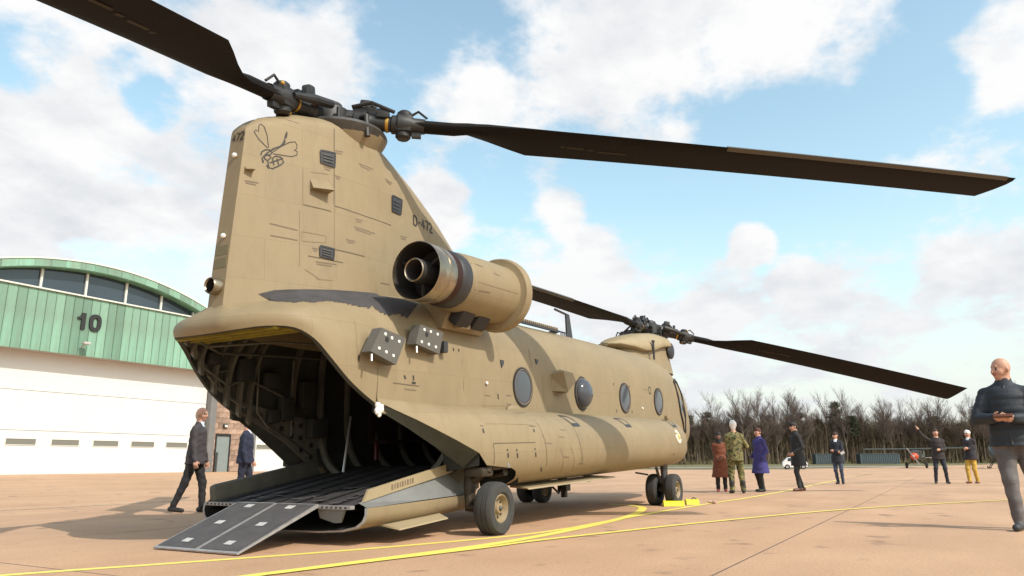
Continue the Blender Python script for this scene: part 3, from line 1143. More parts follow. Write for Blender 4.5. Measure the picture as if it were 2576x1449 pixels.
# ceiling of the tail: yellow primed beams, pipes
b = MB()
b.loft([[Vector((x, s * 0.75, 2.36 + 0.09 * (x + 1.5))) for s in (-1, 1)] for x in (-1.5, -1.1, -0.5, 0.6, 1.2)], close=False)
part(b, 'tail_ceiling', M_INT, tail, smooth=None)
for x in (-1.48, -1.30, -1.12):
    bb = MB().box((x, 0, 2.27 + 0.05 * (x + 1.5)), (0.05, 1.5 + (x + 1.5) * 0.9, 0.10))
    part(bb, 'ceiling_beam', M_ZINC, tail, smooth=None)
bb = MB()
for y in (-0.6, -0.35, 0.0, 0.35, 0.6):
    bb.box((-1.32, y, 2.295), (0.42, 0.045, 0.06))
part(bb, 'ceiling_stringer', M_ZINC, tail, smooth=None)
pipes = [[(-1.4, 0.5, 2.2), (-0.9, 0.8, 2.15), (-0.2, 0.95, 2.2), (1.0, 1.0, 2.25)], [(-1.0, 0.97, 2.0), (-0.6, 1.0, 1.8), (-0.3, 1.02, 1.9), (0.3, 1.02, 1.7)],
         [(-0.6, 1.03, 1.9), (-0.55, 1.03, 1.65), (-0.3, 1.04, 1.55)], [(-0.1, 1.05, 2.1), (-0.1, 1.05, 1.5), (0.1, 1.05, 1.3)], [(0.5, 1.07, 2.2), (0.5, 1.07, 1.2)], [(-1.2, 0.6, 2.18), (-0.5, 0.3, 2.28), (0.8, 0.3, 2.35)],
         [(-0.9, 0.99, 1.9), (-0.7, 1.02, 1.74), (-0.75, 1.02, 1.95), (-0.55, 1.03, 2.0)]]
for i, pp in enumerate(pipes):
    part(MB().tube(pp, 0.014, 6), 'hydraulic_pipe', M_RIB, tail)
for (x, y, z, s) in [(-0.35, 1.0, 2.0, (0.22, 0.12, 0.28)), (0.1, 1.02, 1.9, (0.25, 0.12, 0.2)), (0.35, 1.02, 1.55, (0.2, 0.12, 0.3)), (0.75, 1.05, 1.75, (0.25, 0.12, 0.35)), (-0.85, 0.95, 2.1, (0.16, 0.1, 0.14)), (0.15, 1.03, 1.45, (0.16, 0.1, 0.16)), (0.9, 1.0, 1.3, (0.3, 0.14, 0.25))]:
    part(MB().bbox((x, y, z), s, 0.02), 'equipment_box', M_INTD if random.random() < 0.5 else M_RIB, tail)
# the left lower frame with lightening holes
b = MB()
side_poly = [(-0.38, 1.49), (-0.30, 1.62), (1.2, 1.35), (1.2, 0.72), (0.92, 0.80), (0.45, 1.12), (0.05, 1.32)]
b.prism(side_poly, 0.04, 'Y', (0, 1.10, 0))
pfr = part(b, 'ramp_side_frame', M_FRAME, heli, smooth=None)
for (x, z) in [(-0.2, 1.50), (0.0, 1.45), (0.18, 1.38), (0.36, 1.30), (0.40, 1.42), (0.54, 1.36), (0.54, 1.20), (0.70, 1.34), (0.70, 1.18), (0.72, 1.02), (0.88, 1.28), (0.9, 1.08), (0.9, 0.92), (1.05, 1.2), (1.05, 1.0)]:
    part(MB().revolve([(0.0, 0.001), (0.0, 0.035), (0.008, 0.037)], (x, 1.090, z), 'Y', 12), 'lightening_hole', M_BLACK, pfr)
b = MB()
o_ = [Vector((r[0], r[1] - 0.02, r[2])) for r in RIMD[12:28]]
i_ = [Vector((r[0] + 0.10, r[1] - 0.05, r[2] + 0.10)) for r in RIMD[12:28]]
b.loft([o_, i_], close=False)
band = part(b, 'rim_frame', M_FRAME, heli, smooth=None)
for k in range(13, 27, 2):
    p = (Vector(RIMD[k]) * 0.5 + (Vector(RIMD[k]) + Vector((0.10, 0, 0.10))) * 0.5)
    part(MB().revolve([(0.0, 0.001), (0.0, 0.016), (0.004, 0.018)], (p.x, p.y - 0.045, p.z), 'Y', 10), 'lightening_hole', M_BLACK, band)
# hanging rods, extinguisher, seats inside
for (x, y, z0, z1) in [(0.95, 0.55, 0.72, 1.45), (2.2, -0.55, 0.72, 1.4), (2.6, -0.25, 0.72, 1.35), (1.1, -1.02, 0.62, 1.12)]:
    part(MB().tube([(x, y, z0), (x + 0.12, y, z1)], 0.016, 6), 'ramp_strut', M_STEEL)
part(MB().revolve([(0.0, 0.001), (0.0, 0.04), (0.20, 0.04), (0.24, 0.02), (0.27, 0.015)], (1.9, 0.80, 0.85), 'Z', 12), 'fire_extinguisher', mat('extinguisher_red', (0.07, 0.006, 0.008), 0.4))
for k in range(4):
    part(MB().box((2.4 + 0.8 * k, 0.95, 1.10), (0.6, 0.35, 0.05)).box((2.4 + 0.8 * k, 1.10, 1.4), (0.6, 0.05, 0.55)), 'troop_seat', mat('seat_red_brown', (0.025, 0.010, 0.009), 0.9))

# ---- ramp
RZ0, RZ1 = 0.775, 0.455
RX0, RX1 = 1.55, -0.70


def rz(x):
    return lerp(RZ0, RZ1, (x - RX0) / (RX1 - RX0))


b = MB()
b.add([(RX0, -1.02, RZ0), (RX0, 1.02, RZ0), (RX1, 1.08, RZ1), (RX1, -1.08, RZ1)], [(0, 1, 2, 3)])
ramp = part(b, 'ramp', M_RAMPF, smooth=None)
# hull under the ramp: rounded trough
b = MB()
prof = [(-1.16, 0.10), (-1.18, -0.01), (-1.185, -0.09), (-1.16, -0.16), (-1.08, -0.225), (-0.90, -0.27), (-0.6, -0.292), (0, -0.30), (0.6, -0.292), (0.90, -0.27), (1.08, -0.225), (1.16, -0.16), (1.185, -0.09), (1.18, -0.01), (1.16, 0.10)]
rings = []
HT = 0.445
for x in (RX1 + 0.06, -0.4, 0.0, 0.4, 0.8, 1.2, 1.38):
    rings.append([Vector((x + 0.10 * min(0, z) * (1 if x < -0.5 else 0), y * interp(x, [-0.7, 0.5, 1.4], [1.06, 1.05, 1.02]), HT + z * interp(x, [-0.7, 0.3, 1.4], [0.92, 0.92, 0.85]))) for (y, z) in prof[1:-1]])
b.loft(rings, close=False)
b.add([(1.38, 0, 0.5)] + [tuple(p) for p in rings[-1]], [(0, i + 1, i + 2) for i in range(len(rings[-1]) - 1)])
hull = part(b, 'ramp_hull', M_TAN, ramp, smooth=60)
b = MB()
aft = rings[0]
b.loft([aft, [Vector((p.x - 0.004, p.y * 0.975, lerp(p.z, HT, 0.07))) for p in aft]], close=False)
part(b, 'hull_edge', M_RAMPE, ramp, smooth=None)
b = MB()
b.loft([[Vector((p.x - 0.002, p.y * 0.975, lerp(p.z, HT, 0.07))) for p in aft], [Vector((p.x + 0.9, p.y * 0.95, lerp(p.z, HT, 0.45))) for p in aft]], close=False)
part(b, 'hull_inside', M_INTD, ramp, smooth=60)
# grey side wall and the tan walkway panel with stencil
for s in (-1, 1):
    b = MB()
    b.loft([[Vector((RX1 + 0.06, s * 1.13, RZ1 + 0.03)), Vector((0.4, s * 1.115, rz(0.4) + 0.02)), Vector((1.10, s * 1.09, rz(1.10) + 0.03))], [Vector((RX1 + 0.06, s * 1.245, HT - 0.008)), Vector((0.4, s * 1.235, HT)), Vector((1.36, s * 1.20, HT))]], close=False)
    part(b, 'ramp_sill', M_RAMPG, ramp, smooth=None)
    b = MB()
    L_ = [(-0.58, rz(-0.58) + 0.015), (1.05, rz(1.05) + 0.015), (0.98, rz(0.98) + 0.13), (-0.50, rz(-0.50) + 0.125)]
    b.prism(L_, 0.03, 'Y', (0, s * 1.13 - 0.015, 0))
    part(b, 'kick_panel', M_TAN2 if s < 0 else M_FRAME, ramp, smooth=None)
    # dark gusset at the hinge end
    b = MB().prism([(0.98, rz(0.98) + 0.0), (1.38, HT), (1.62, HT + 0.05), (1.62, rz(1.5) + 0.12)], 0.02, 'Y', (0, s * 1.15, 0))
    part(b, 'hinge_gusset', M_FRAME, ramp, smooth=None)
for k in range(9):
    part(MB().box((-0.12 + 0.045 * k, -1.149, rz(-0.12 + 0.045 * k) + 0.075), (0.012 if k % 2 else 0.026, 0.004, 0.055)), 'stencil_mark', M_STENCIL2, ramp, smooth=None)
# left side upright pads seen over the far edge
part(MB().bbox((0.28, 1.13, rz(0.28) + 0.06), (1.85, 0.12, 0.24), 0.055, Matrix.Rotation(-0.14, 3, 'Y')), 'edge_pad', M_FRAME, ramp)
# floor rails of the ramp
for y in (-0.85, -0.55, -0.25, 0.05, 0.35, 0.65, 0.9):
    b = MB()
    b.add([(RX0, y - 0.02, RZ0 + 0.004), (RX0, y + 0.02, RZ0 + 0.004), (RX1, y + 0.025, RZ1 + 0.004), (RX1, y - 0.025, RZ1 + 0.004)], [(0, 1, 2, 3)])
    b.add([(RX0, y - 0.02, RZ0 + 0.016), (RX0, y + 0.02, RZ0 + 0.016), (RX1, y + 0.025, RZ1 + 0.016), (RX1, y - 0.025, RZ1 + 0.016)], [(0, 1, 2, 3)])
    part(b, 'floor_rail', M_INTD if abs(y) < 0.6 else M_RAMPF, ramp, smooth=None)
srng = random.Random(5)
for k in range(16):
    x = RX1 + 0.06 + abs(srng.gauss(0, 0.35))
    y = srng.uniform(-0.85, 0.75)
    part(MB().box((x, y, rz(x) + 0.0205), (srng.uniform(0.02, 0.16), srng.uniform(0.02, 0.16), 0.003), Matrix.Rotation(srng.uniform(-0.2, 0.2), 3, 'Z')), 'scuff_plate', M_SCUFF, ramp, smooth=None)
b = MB().box((RX1 - 0.01, 0, RZ1 - 0.012), (0.07, 2.22, 0.035))
part(b, 'ramp_lip', M_RAMPE, ramp, smooth=None)
for k in range(34):
    y = -1.05 + k * 0.0637
    part(MB().box((RX1 - 0.048, y, RZ1 - 0.012), (0.006, 0.022, 0.018)), 'hinge_slot', M_BLACK, ramp, smooth=None)
b = MB()
b.prism([(-1.0, 0.425), (-0.62, 0.435), (-0.66, 0.33), (-0.86, 0.285), (-0.94, 0.29)], 0.03, 'X', (RX1 + 0.0, 0, 0))
part(b, 'end_plate', M_RAMPG, ramp, smooth=None)
# aft strake on the hull
b = MB()
b.loft([[Vector((-0.32, -1.10, 0.255)), Vector((-0.24, -1.34, 0.195)), Vector((-0.24, -1.35, 0.182)), Vector((-0.32, -1.08, 0.24))], [Vector((0.74, -1.10, 0.285)), Vector((0.66, -1.33, 0.225)), Vector((0.66, -1.34, 0.212)), Vector((0.74, -1.08, 0.27))]], cap0=True, cap1=True)
part(b, 'hull_strake', M_TAN2, ramp, smooth=None)

# auxiliary ramps that reach the ground
EX0, EZ0, EX1, EZ1 = RX1 - 0.05, RZ1 + 0.02, -1.76, 0.118
dirv = Vector((EX1 - EX0, 0, EZ1 - EZ0))
elen = dirv.length
eang = math.atan2(-(EZ1 - EZ0), -(EX1 - EX0))
for (y0, y1) in ((-0.68, -0.085), (-0.075, 0.54)):
    w = y1 - y0
    yc = (y0 + y1) / 2

    def ep(t, y, h):
        n = Vector((-dirv.z, 0, dirv.x)).normalized()
        if n.z < 0:
            n = -n
        return Vector((EX0, 0, EZ0)) + dirv * t + Vector((0, yc + y, 0)) + n * h
    b = MB()
    b.add([ep(0, -w / 2, 0), ep(0, w / 2, 0), ep(1, w / 2, 0), ep(1, -w / 2, 0), ep(0, -w / 2, -0.035), ep(0, w / 2, -0.035), ep(1, w / 2, -0.015), ep(1, -w / 2, -0.015)],
          [(0, 1, 2, 3), (4, 7, 6, 5), (0, 4, 5, 1), (1, 5, 6, 2), (2, 6, 7, 3), (3, 7, 4, 0)])
    aux = part(b, 'auxiliary_ramp', M_RAMPE, smooth=None)
    b = MB()
    b.add([ep(0.02, -w / 2 + 0.025, 0.004), ep(0.02, w / 2 - 0.025, 0.004), ep(0.965, w / 2 - 0.025, 0.004), ep(0.965, -w / 2 + 0.025, 0.004)], [(0, 1, 2, 3)])
    part(b, 'tread', mat('aux_ramp_tread', (0.075, 0.068, 0.068), 0.75, var=0.25, vscale=7, bump=0.2, bscale=80), aux, smooth=None)
    for t in (0.10, 0.47, 0.84):
        b = MB()
        b.add([ep(t - 0.035, -0.055, 0.008), ep(t - 0.035, 0.055, 0.008), ep(t + 0.035, 0.055, 0.008), ep(t + 0.035, -0.055, 0.008)], [(0, 1, 2, 3)])
        part(b, 'white_marker', M_RAMPM, aux, smooth=None)

# ---- engines
for s in (-1, 1):
    yc, zc = s * 1.42, 3.0
    b = MB()
    b.revolve([(0.60, 0.335), (0.63, 0.360), (0.8, 0.372), (1.1, 0.382), (1.4, 0.388), (1.64, 0.388), (1.66, 0.392), (1.665, 0.405), (1.67, 0.478), (1.69, 0.496), (1.74, 0.505), (1.79, 0.50), (1.82, 0.46), (1.79, 0.40), (1.7, 0.34)], (0, yc, zc), 'X', 40)
    # fairing down to the hull
    b.loft([[Vector((x, s * 1.30, 2.80)), Vector((x, s * 1.33, 2.66)), Vector((x, s * 1.22, 2.45)), Vector((x, s * 0.9, 2.5)), Vector((x, s * 0.9, 2.95))] for x in (0.70, 1.1, 1.62)], cap0=True, cap1=True)
    nac = part(b, 'engine_nacelle', M_TAN, smooth=35)
    b = MB()
    b.revolve([(0.62, 0.33), (0.58, 0.345), (0.44, 0.347), (0.40, 0.325)], (0, yc, zc), 'X', 40)
    part(b, 'nozzle_clamp', M_VENT, nac)
    b = MB()
    b.revolve([(0.42, 0.325), (0.34, 0.335), (0.30, 0.325)], (0, yc, zc), 'X', 40)
    part(b, 'heat_ring', M_REDRING, nac)
    b = MB()
    b.revolve([(0.32, 0.318), (0.26, 0.335), (0.17, 0.338), (0.165, 0.347), (0.145, 0.347), (0.14, 0.338), (0.06, 0.342), (-0.04, 0.347), (-0.075, 0.347), (-0.08, 0.338), (-0.04, 0.332)], (0, yc, zc), 'X', 44)
    part(b, 'exhaust_nozzle', M_NOZ, nac)
    b = MB()
    b.revolve([(-0.06, 0.335), (0.3, 0.31), (0.4, 0.001)], (0, yc, zc), 'X', 40)
    b.revolve([(-0.10, 0.118), (-0.115, 0.128), (-0.10, 0.138), (0.3, 0.145)], (0, yc, zc), 'X', 28)
    b.revolve([(-0.10, 0.118), (0.3, 0.10), (0.32, 0.001)], (0, yc, zc), 'X', 28)
    for a in (0.5, 0.5 + 2.09, 0.5 + 4.19):
        b.tube([(0.05, yc + 0.13 * math.cos(a), zc + 0.13 * math.sin(a)), (0.05, yc + 0.33 * math.cos(a), zc + 0.33 * math.sin(a))], 0.018, 6)
    part(b, 'exhaust_core', M_NOZIN, nac)
    b = MB()
    b.revolve([(-0.118, 0.119), (-0.128, 0.128), (-0.118, 0.138)], (0, yc, zc), 'X', 28)
    part(b, 'core_lip', M_NOZ, nac)
    for k in range(2):
        x = 0.90 + 0.36 * k
        rot = Matrix.Rotation(s * R(-38), 3, 'X')
        part(MB().bbox((x, s * 1.395, 2.595), (0.30, 0.16, 0.24), 0.05, rot), 'air_scoop', M_SEALB, nac)
# ---- forward pylon
b = MB()
rings = []
for (z, x0, x1, w) in [(2.70, 9.2, 12.80, 0.54), (3.0, 9.25, 12.74, 0.49), (3.2, 9.4, 12.66, 0.46), (3.4, 9.9, 12.58, 0.45), (3.52, 10.3, 12.5, 0.43), (3.62, 10.7, 12.2, 0.34), (3.66, 11.2, 11.8, 0.12)]:
    ring = []
    for k in range(32):
        t = 2 * math.pi * k / 32
        c, s = math.cos(t), math.sin(t)
        ring.append(Vector(((x0 + x1) / 2 + (x1 - x0) / 2 * math.copysign(abs(c) ** 0.8, c), w * math.copysign(abs(s) ** 0.8, s), z)))
    rings.append(ring)
b.loft(rings, cap1=True)
fpyl = part(b, 'forward_pylon', M_TAN, smooth=45)
# duck-billed cowl reaching aft
b = MB()
rings = []
for (x, w, zt, zb) in [(8.85, 0.06, 3.22, 3.16), (9.1, 0.26, 3.32, 3.17), (9.5, 0.45, 3.42, 3.13), (10.0, 0.55, 3.53, 3.08), (10.5, 0.58, 3.62, 3.12), (11.2, 0.58, 3.70, 3.28), (11.9, 0.55, 3.70, 3.36), (12.4, 0.42, 3.62, 3.36), (12.65, 0.2, 3.5, 3.38)]:
    ring = []
    for k in range(24):
        t = 2 * math.pi * k / 24
        c, s = math.cos(t), math.sin(t)
        zl = zb + 0.05
        ring.append(Vector((x, w * math.copysign(abs(c) ** 0.7, c), zl + ((zt - zl) * s if s > 0 else 0.05 * s))))
    rings.append(ring)
b.loft(rings, cap0=True, cap1=True)
part(b, 'pylon_cowl', M_TAN2, fpyl, smooth=60)
part(MB().sphere((12.05, -0.47, 3.30), 0.22, 14, 8, (1.1, 0.35, 1.0)), 'cooling_inlet', M_VENT, fpyl)
part(MB().box((10.35, -0.60, 3.13), (0.06, 0.03, 0.42)).box((10.35, -0.60, 3.36), (0.09, 0.05, 0.05)), 'whip_antenna', M_VENT, fpyl)
part(MB().tube([(9.75, 0.0, 2.95), (9.7, 0.0, 3.2)], 0.05), 'drain_mast', M_HUB2, fpyl)

# ---- rotors
def blade_mesh(flip, cu):
    """blade along +x; flip=+1: leading edge towards +y"""
    b = MB()
    st = []
    for r in [1.12, 1.35, 1.62, 1.8, 2.05, 2.35, 2.6, 3.0, 3.6, 4.4, 5.2, 6.2, 7.2, 8, 8.6, 9.1]:
        if r < 1.7:
            le, tr, th = 0.105, -0.105, 0.16
        else:
            le = interp(r, [1.7, 2.0, 2.6], [0.105, 0.16, 0.20])
            tr = interp(r, [1.7, 1.85, 2.55, 2.6], [-0.105, -0.14, -0.59, -0.61])
            th = interp(r, [2.0, 2.6, 3.2, 9.1], [0.16, 0.12, 0.095, 0.075])
        dz = cu * r * r
        tw = R(interp(r, [1.3, 9.1], [2.5, -2.5]))
        ring = []
        prof = [(1.0, 0.0), (0.93, 0.30), (0.78, 0.46), (0.5, 0.44), (0.25, 0.26), (0.0, 0.03), (0.0, -0.03), (0.25, -0.20), (0.5, -0.34), (0.78, -0.40), (0.93, -0.28)] if r >= 1.7 else \
            [(0.5 + 0.5 * math.cos(a), 0.5 * math.sin(a)) for a in [2 * math.pi * k / 11 for k in range(11)]]
        for (c, h) in prof:
            y = tr + (le - tr) * c
            z = h * th
            y2 = y * math.cos(tw) - z * math.sin(tw)
            z2 = y * math.sin(tw) + z * math.cos(tw)
            ring.append(Vector((r, flip * y2, z2 + dz)))
        st.append(ring)
    b.loft(st, cap0=True, cap1=True)
    return b


def edge_mesh(b, flip, cu):
    b.mi = 1
    st = []
    for r in [5.2, 6.0, 6.8, 7.6, 8.4, 9.0]:
        dz = cu * r * r
        th = interp(r, [2.0, 2.6, 3.2, 9.1], [0.16, 0.12, 0.095, 0.075])
        tw = R(interp(r, [1.3, 9.1], [2.5, -2.5]))
        ring = []
        for (y, h) in [(0.205, 0.0), (0.15, 0.42 * th), (0.14, 0.42 * th), (0.19, 0), (0.14, -0.36 * th), (0.15, -0.37 * th)]:
            ring.append(Vector((r, flip * (y * math.cos(tw) - h * math.sin(tw)), y * math.sin(tw) + h * math.cos(tw) + dz)))
        st.append(ring)
    b.loft(st, cap0=True, cap1=True)
    return b


def rotor(name, hub, flip, cu, blades):
    """blades: (azimuth in degrees, flapping slope, pitch in radians) of each blade at rest"""
    root = empty(name, Vector(hub) + Vector(HOFF), 0, heli)
    psi = R(blades[0][0])
    mbs = {}
    b = MB()
    b.revolve([(-0.45, 0.11), (-0.2, 0.12), (-0.16, 0.25), (-0.12, 0.29), (0.10, 0.27), (0.14, 0.20), (0.16, 0.18), (0.20, 0.17), (0.24, 0.10), (0.25, 0.001)], (0, 0, 0), 'Z', 24)
    b.revolve([(-0.34, 0.36), (-0.28, 0.40), (-0.24, 0.36)], (0, 0, 0), 'Z', 24)
    for k in range(3):
        a = psi + k * 2 * math.pi / 3
        c, s = math.cos(a), math.sin(a)
        b.tube([(0.2 * c, 0.2 * s, 0), (0.45 * c, 0.45 * s, 0)], [0.14, 0.11], 10)
        a2 = a + math.pi / 3
        b.tube([(0.33 * math.cos(a2), 0.33 * math.sin(a2), -0.42), (0.36 * math.cos(a2), 0.36 * math.sin(a2), 0.03)], 0.028, 6)
    drum = b.build('hub_drum', M_HUB, root)
    tpl = None
    for k in range(3):
        if tpl is None:
            bm_ = edge_mesh(blade_mesh(flip, cu), flip, cu)
            bm_.mi = 2          # faded yellow stencilling under the inner blade
            for k2, (r0, r1, c0) in enumerate(((2.95, 3.10, -0.15), (3.13, 3.36, -0.17), (3.42, 3.5, -0.19), (3.56, 3.95, -0.22))):
                zz = [cu * r * r - 0.040 for r in (r0, r1)]
                bm_.add([(r0, flip * c0, zz[0]), (r1, flip * c0, zz[1]), (r1, flip * (c0 - 0.05), zz[1]), (r0, flip * (c0 - 0.05), zz[0])], [(0, 1, 2, 3)])
            bl = bm_.build('rotor_blade', [M_BLADE, M_BLADE_EDGE, M_BSTEN], root, smooth=40)
            g = MB()
            # pitch housing, hinge blocks, damper: one arm of the hub
            g.revolve([(0.30, 0.10), (0.34, 0.155), (0.46, 0.155), (0.50, 0.12), (0.58, 0.105), (0.80, 0.10), (0.82, 0.125), (0.88, 0.125), (0.90, 0.15), (1.04, 0.14), (1.10, 0.105), (1.24, 0.10)], (0, 0, 0), 'X', 14)
            g.box((0.40, 0, 0), (0.18, 0.20, 0.34)).revolve([(-0.22, 0.07), (0.22, 0.07)], (0.40, 0, 0), 'Z', 10)
            g.bbox((0.97, 0, 0), (0.22, 0.24, 0.24), 0.05)
            g.revolve([(-0.20, 0.001), (-0.20, 0.07), (-0.17, 0.10), (-0.12, 0.10), (-0.10, 0.08), (0.10, 0.08), (0.12, 0.10), (0.16, 0.10), (0.19, 0.07), (0.19, 0.001)], (0.97, 0, 0), 'Z', 14)
            g.tube([(0.30, flip * -0.24, 0.08), (0.62, flip * -0.22, 0.05), (0.95, flip * -0.15, 0.02)], [0.055, 0.06, 0.035], 10)
            g.tube([(0.44, flip * 0.14, 0.0), (0.52, flip * 0.26, -0.02), (0.56, flip * 0.27, -0.3)], 0.035, 8)
            g.box((0.54, 0, 0.13), (0.12, 0.10, 0.14)).box((0.74, 0.03, 0.12), (0.06, 0.12, 0.08)).box((0.63, flip * -0.1, 0.15), (0.05, 0.06, 0.14))
            g.tube([(0.36, 0.0, 0.22), (0.46, 0.05, 0.30), (0.58, 0.05, 0.24), (0.64, 0.02, 0.12)], 0.02, 6)
            g.tube([(1.06, 0.03, 0.16), (1.14, 0.03, 0.22), (1.26, 0.0, 0.12)], 0.018, 6)
            g.bbox((0.45, flip * -0.02, 0.24), (0.14, 0.12, 0.14), 0.03).bbox((0.70, flip * 0.08, 0.10), (0.16, 0.10, 0.12), 0.02).tube([(0.3, flip * 0.1, 0.16), (0.55, flip * 0.14, 0.22), (0.85, flip * 0.12, 0.12)], 0.025, 6)
            g.box((1.14, 0, -0.13), (0.12, 0.08, 0.06))
            g.mi = 1
            g.revolve([(0.735, 0.108), (0.755, 0.112), (0.775, 0.108)], (0, 0, 0), 'X', 14)
            g.sphere((1.03, flip * -0.06, 0.15), 0.03, 8, 6).sphere((0.92, flip * -0.06, -0.17), 0.025, 8, 6).box((0.52, flip * -0.16, 0.05), (0.06, 0.05, 0.05))
            arm = g.build('pitch_housing', [M_HUB, M_BRASS], root)
            tpl = (bl, arm)
        else:
            bl, arm = copy_tree(tpl[0], root), copy_tree(tpl[1], root)
        az, sl, pt = blades[k]
        bl.rotation_euler = (flip * pt, math.atan(-sl), R(az))
        arm.rotation_euler = (0, math.atan(-sl), R(az))
    return root


aft_rotor = rotor('aft_rotor', (-0.08, 0, 5.19), -1, -0.0023, [(-56.2, -0.071, 0.009), (50.0, -0.11, 0.0), (190.5, -0.14, 0.013)])
fwd_rotor = rotor('forward_rotor', (11.86, 0, 3.88), 1, -0.002, [(-48.4, -0.187, -0.28), (66.0, -0.12, -0.1), (181.0, 0.004, -0.05)])
# mast collars
b = MB()
b.revolve([(4.80, 0.50), (4.92, 0.60), (4.99, 0.64), (5.03, 0.62), (5.06, 0.52), (5.07, 0.001)], (0.10, 0, 0), 'Z', 36)
part(b, 'mast_collar', M_HUB2, pylon)
b = MB()
b.revolve([(4.70, 0.42), (4.86, 0.565), (4.95, 0.615)], (0.11, 0, 0), 'Z', 36)
part(b, 'mast_fairing', M_TAN, pylon)
b = MB()
b.revolve([(3.55, 0.36), (3.70, 0.34), (3.74, 0.28), (3.75, 0.001)], (11.86, 0, 0), 'Z', 28)
part(b, 'mast_collar', M_HUB, fpyl)

# ---- landing gear
def wheel(name, x, y, z, r=0.305, w=0.25, outer=-1, parent=None):
    b = MB()
    h = w / 2
    b.revolve([(-h * 0.72, r * 0.52), (-h * 0.95, r * 0.62), (-h, r * 0.76), (-h * 0.93, r * 0.90), (-h * 0.74, r * 0.97), (-h * 0.52, r * 0.995), (-h * 0.50, r * 0.975), (-h * 0.42, r * 0.975), (-h * 0.40, r), (-h * 0.05, r * 1.005), (-h * 0.03, r * 0.98), (h * 0.05, r * 0.98), (h * 0.07, r * 1.005),
               (h * 0.40, r), (h * 0.42, r * 0.975), (h * 0.50, r * 0.975), (h * 0.52, r * 0.995), (h * 0.74, r * 0.97), (h * 0.93, r * 0.90), (h, r * 0.76), (h * 0.95, r * 0.62), (h * 0.72, r * 0.52)], (0, 0, 0), 'Y', 40)
    # weight on the tyre: flatten the contact patch
    gzl = -z + (-0.0333 * (x - 1.09))
    b.v = [(vx, vy * (1 + (0.08 if vz < gzl + 0.06 else 0)), max(vz, gzl + 0.002)) for (vx, vy, vz) in b.v]
    t = b.build('wheel', M_TYRE, heli, Vector((x, y, z)) + Vector(HOFF), 30)
    o = outer
    b = MB()
    b.revolve([(o * h * 0.75, r * 0.55), (o * h * 0.80, r * 0.50), (o * h * 0.62, r * 0.46), (o * h * 0.30, r * 0.40), (o * h * 0.28, r * 0.22), (o * h * 0.5, r * 0.20), (o * h * 0.62, r * 0.17), (o * h * 0.66, r * 0.08), (o * h * 0.66, 0.001)], (0, 0, 0), 'Y', 28)
    rim = b.build('rim', M_RIM, t)
    b = MB()
    for k in range(8):
        a = 2 * math.pi * k / 8
        b.tube([(r * 0.32 * math.cos(a), o * h * 0.26, r * 0.32 * math.sin(a)), (r * 0.32 * math.cos(a), o * h * 0.42, r * 0.32 * math.sin(a))], 0.013, 6)
    b.sphere((0, o * h * 0.62, 0), r * 0.10, 10, 6)
    b.build('wheel_bolt', M_HUB2, t)
    return t


for s in (-1, 1):
    wheel('wheel', 1.09, s * 1.70, 0.300, outer=s)
    b = MB()
    b.tube([(1.09, s * 1.55, 0.30), (1.09, s * 1.36, 0.30), (1.12, s * 1.34, 0.55), (1.2, s * 1.34, 0.95)], [0.06, 0.07, 0.075, 0.09], 10)
    b.tube([(1.12, s * 1.40, 0.62), (1.12, s * 1.60, 0.74), (1.2, s * 1.62, 0.95)], 0.05, 8).tube([(1.35, s * 1.3, 0.9), (1.55, s * 1.4, 0.66), (1.5, s * 1.62, 0.70)], 0.045, 8)
    b.bbox((1.10, s * 1.48, 0.72), (0.26, 0.28, 0.12), 0.04).bbox((1.38, s * 1.50, 0.80), (0.42, 0.30, 0.14), 0.05)
    part(b, 'aft_gear_leg', mat('oily_brown_metal', (0.050, 0.036, 0.022), 0.5, var=0.4, vscale=7, metal=0.3))
    part(MB().bbox((1.42, s * 1.70, 0.80), (0.07, 0.05, 0.10), 0.015), 'tie_down_ring', M_STEEL)
    zf = 0.300 - 0.0333 * 6.86
    for d, o in ((-0.19, -1), (0.19, 1)):
        wheel('wheel', 7.95, s * 1.463 + d, zf, w=0.22, outer=o)
    b = MB()
    b.tube([(7.95, s * 1.463 - 0.1, zf), (7.95, s * 1.463 + 0.1, zf)], 0.06, 10)
    b.tube([(7.95, s * 1.463, zf), (7.97, s * 1.463, 0.30), (8.0, s * 1.46, 0.62)], [0.06, 0.055, 0.08], 10)
    b.tube([(8.12, s * 1.463, zf + 0.12), (8.15, s * 1.463, 0.6)], 0.03, 8).box((8.03, s * 1.463, zf + 0.14), (0.24, 0.06, 0.05)).tube([(7.95, s * 1.40, 0.18), (7.70, s * 1.40, 0.56)], 0.03, 8)
    part(b, 'forward_gear_leg', M_HUB2)
    part(MB().tube([(7.0, s * 1.25, 0.44), (7.5, s * 1.3, 0.38)], 0.018, 6), 'step_bar', M_HUB)

# ---- windows
def hull_y(X, z):
    a, zb, zt, n = fus_par(X)
    zc, b_ = (zt + zb) / 2, (zt - zb) / 2
    return a * max(0.0, 1 - abs((z - zc) / b_) ** n) ** (1 / n)


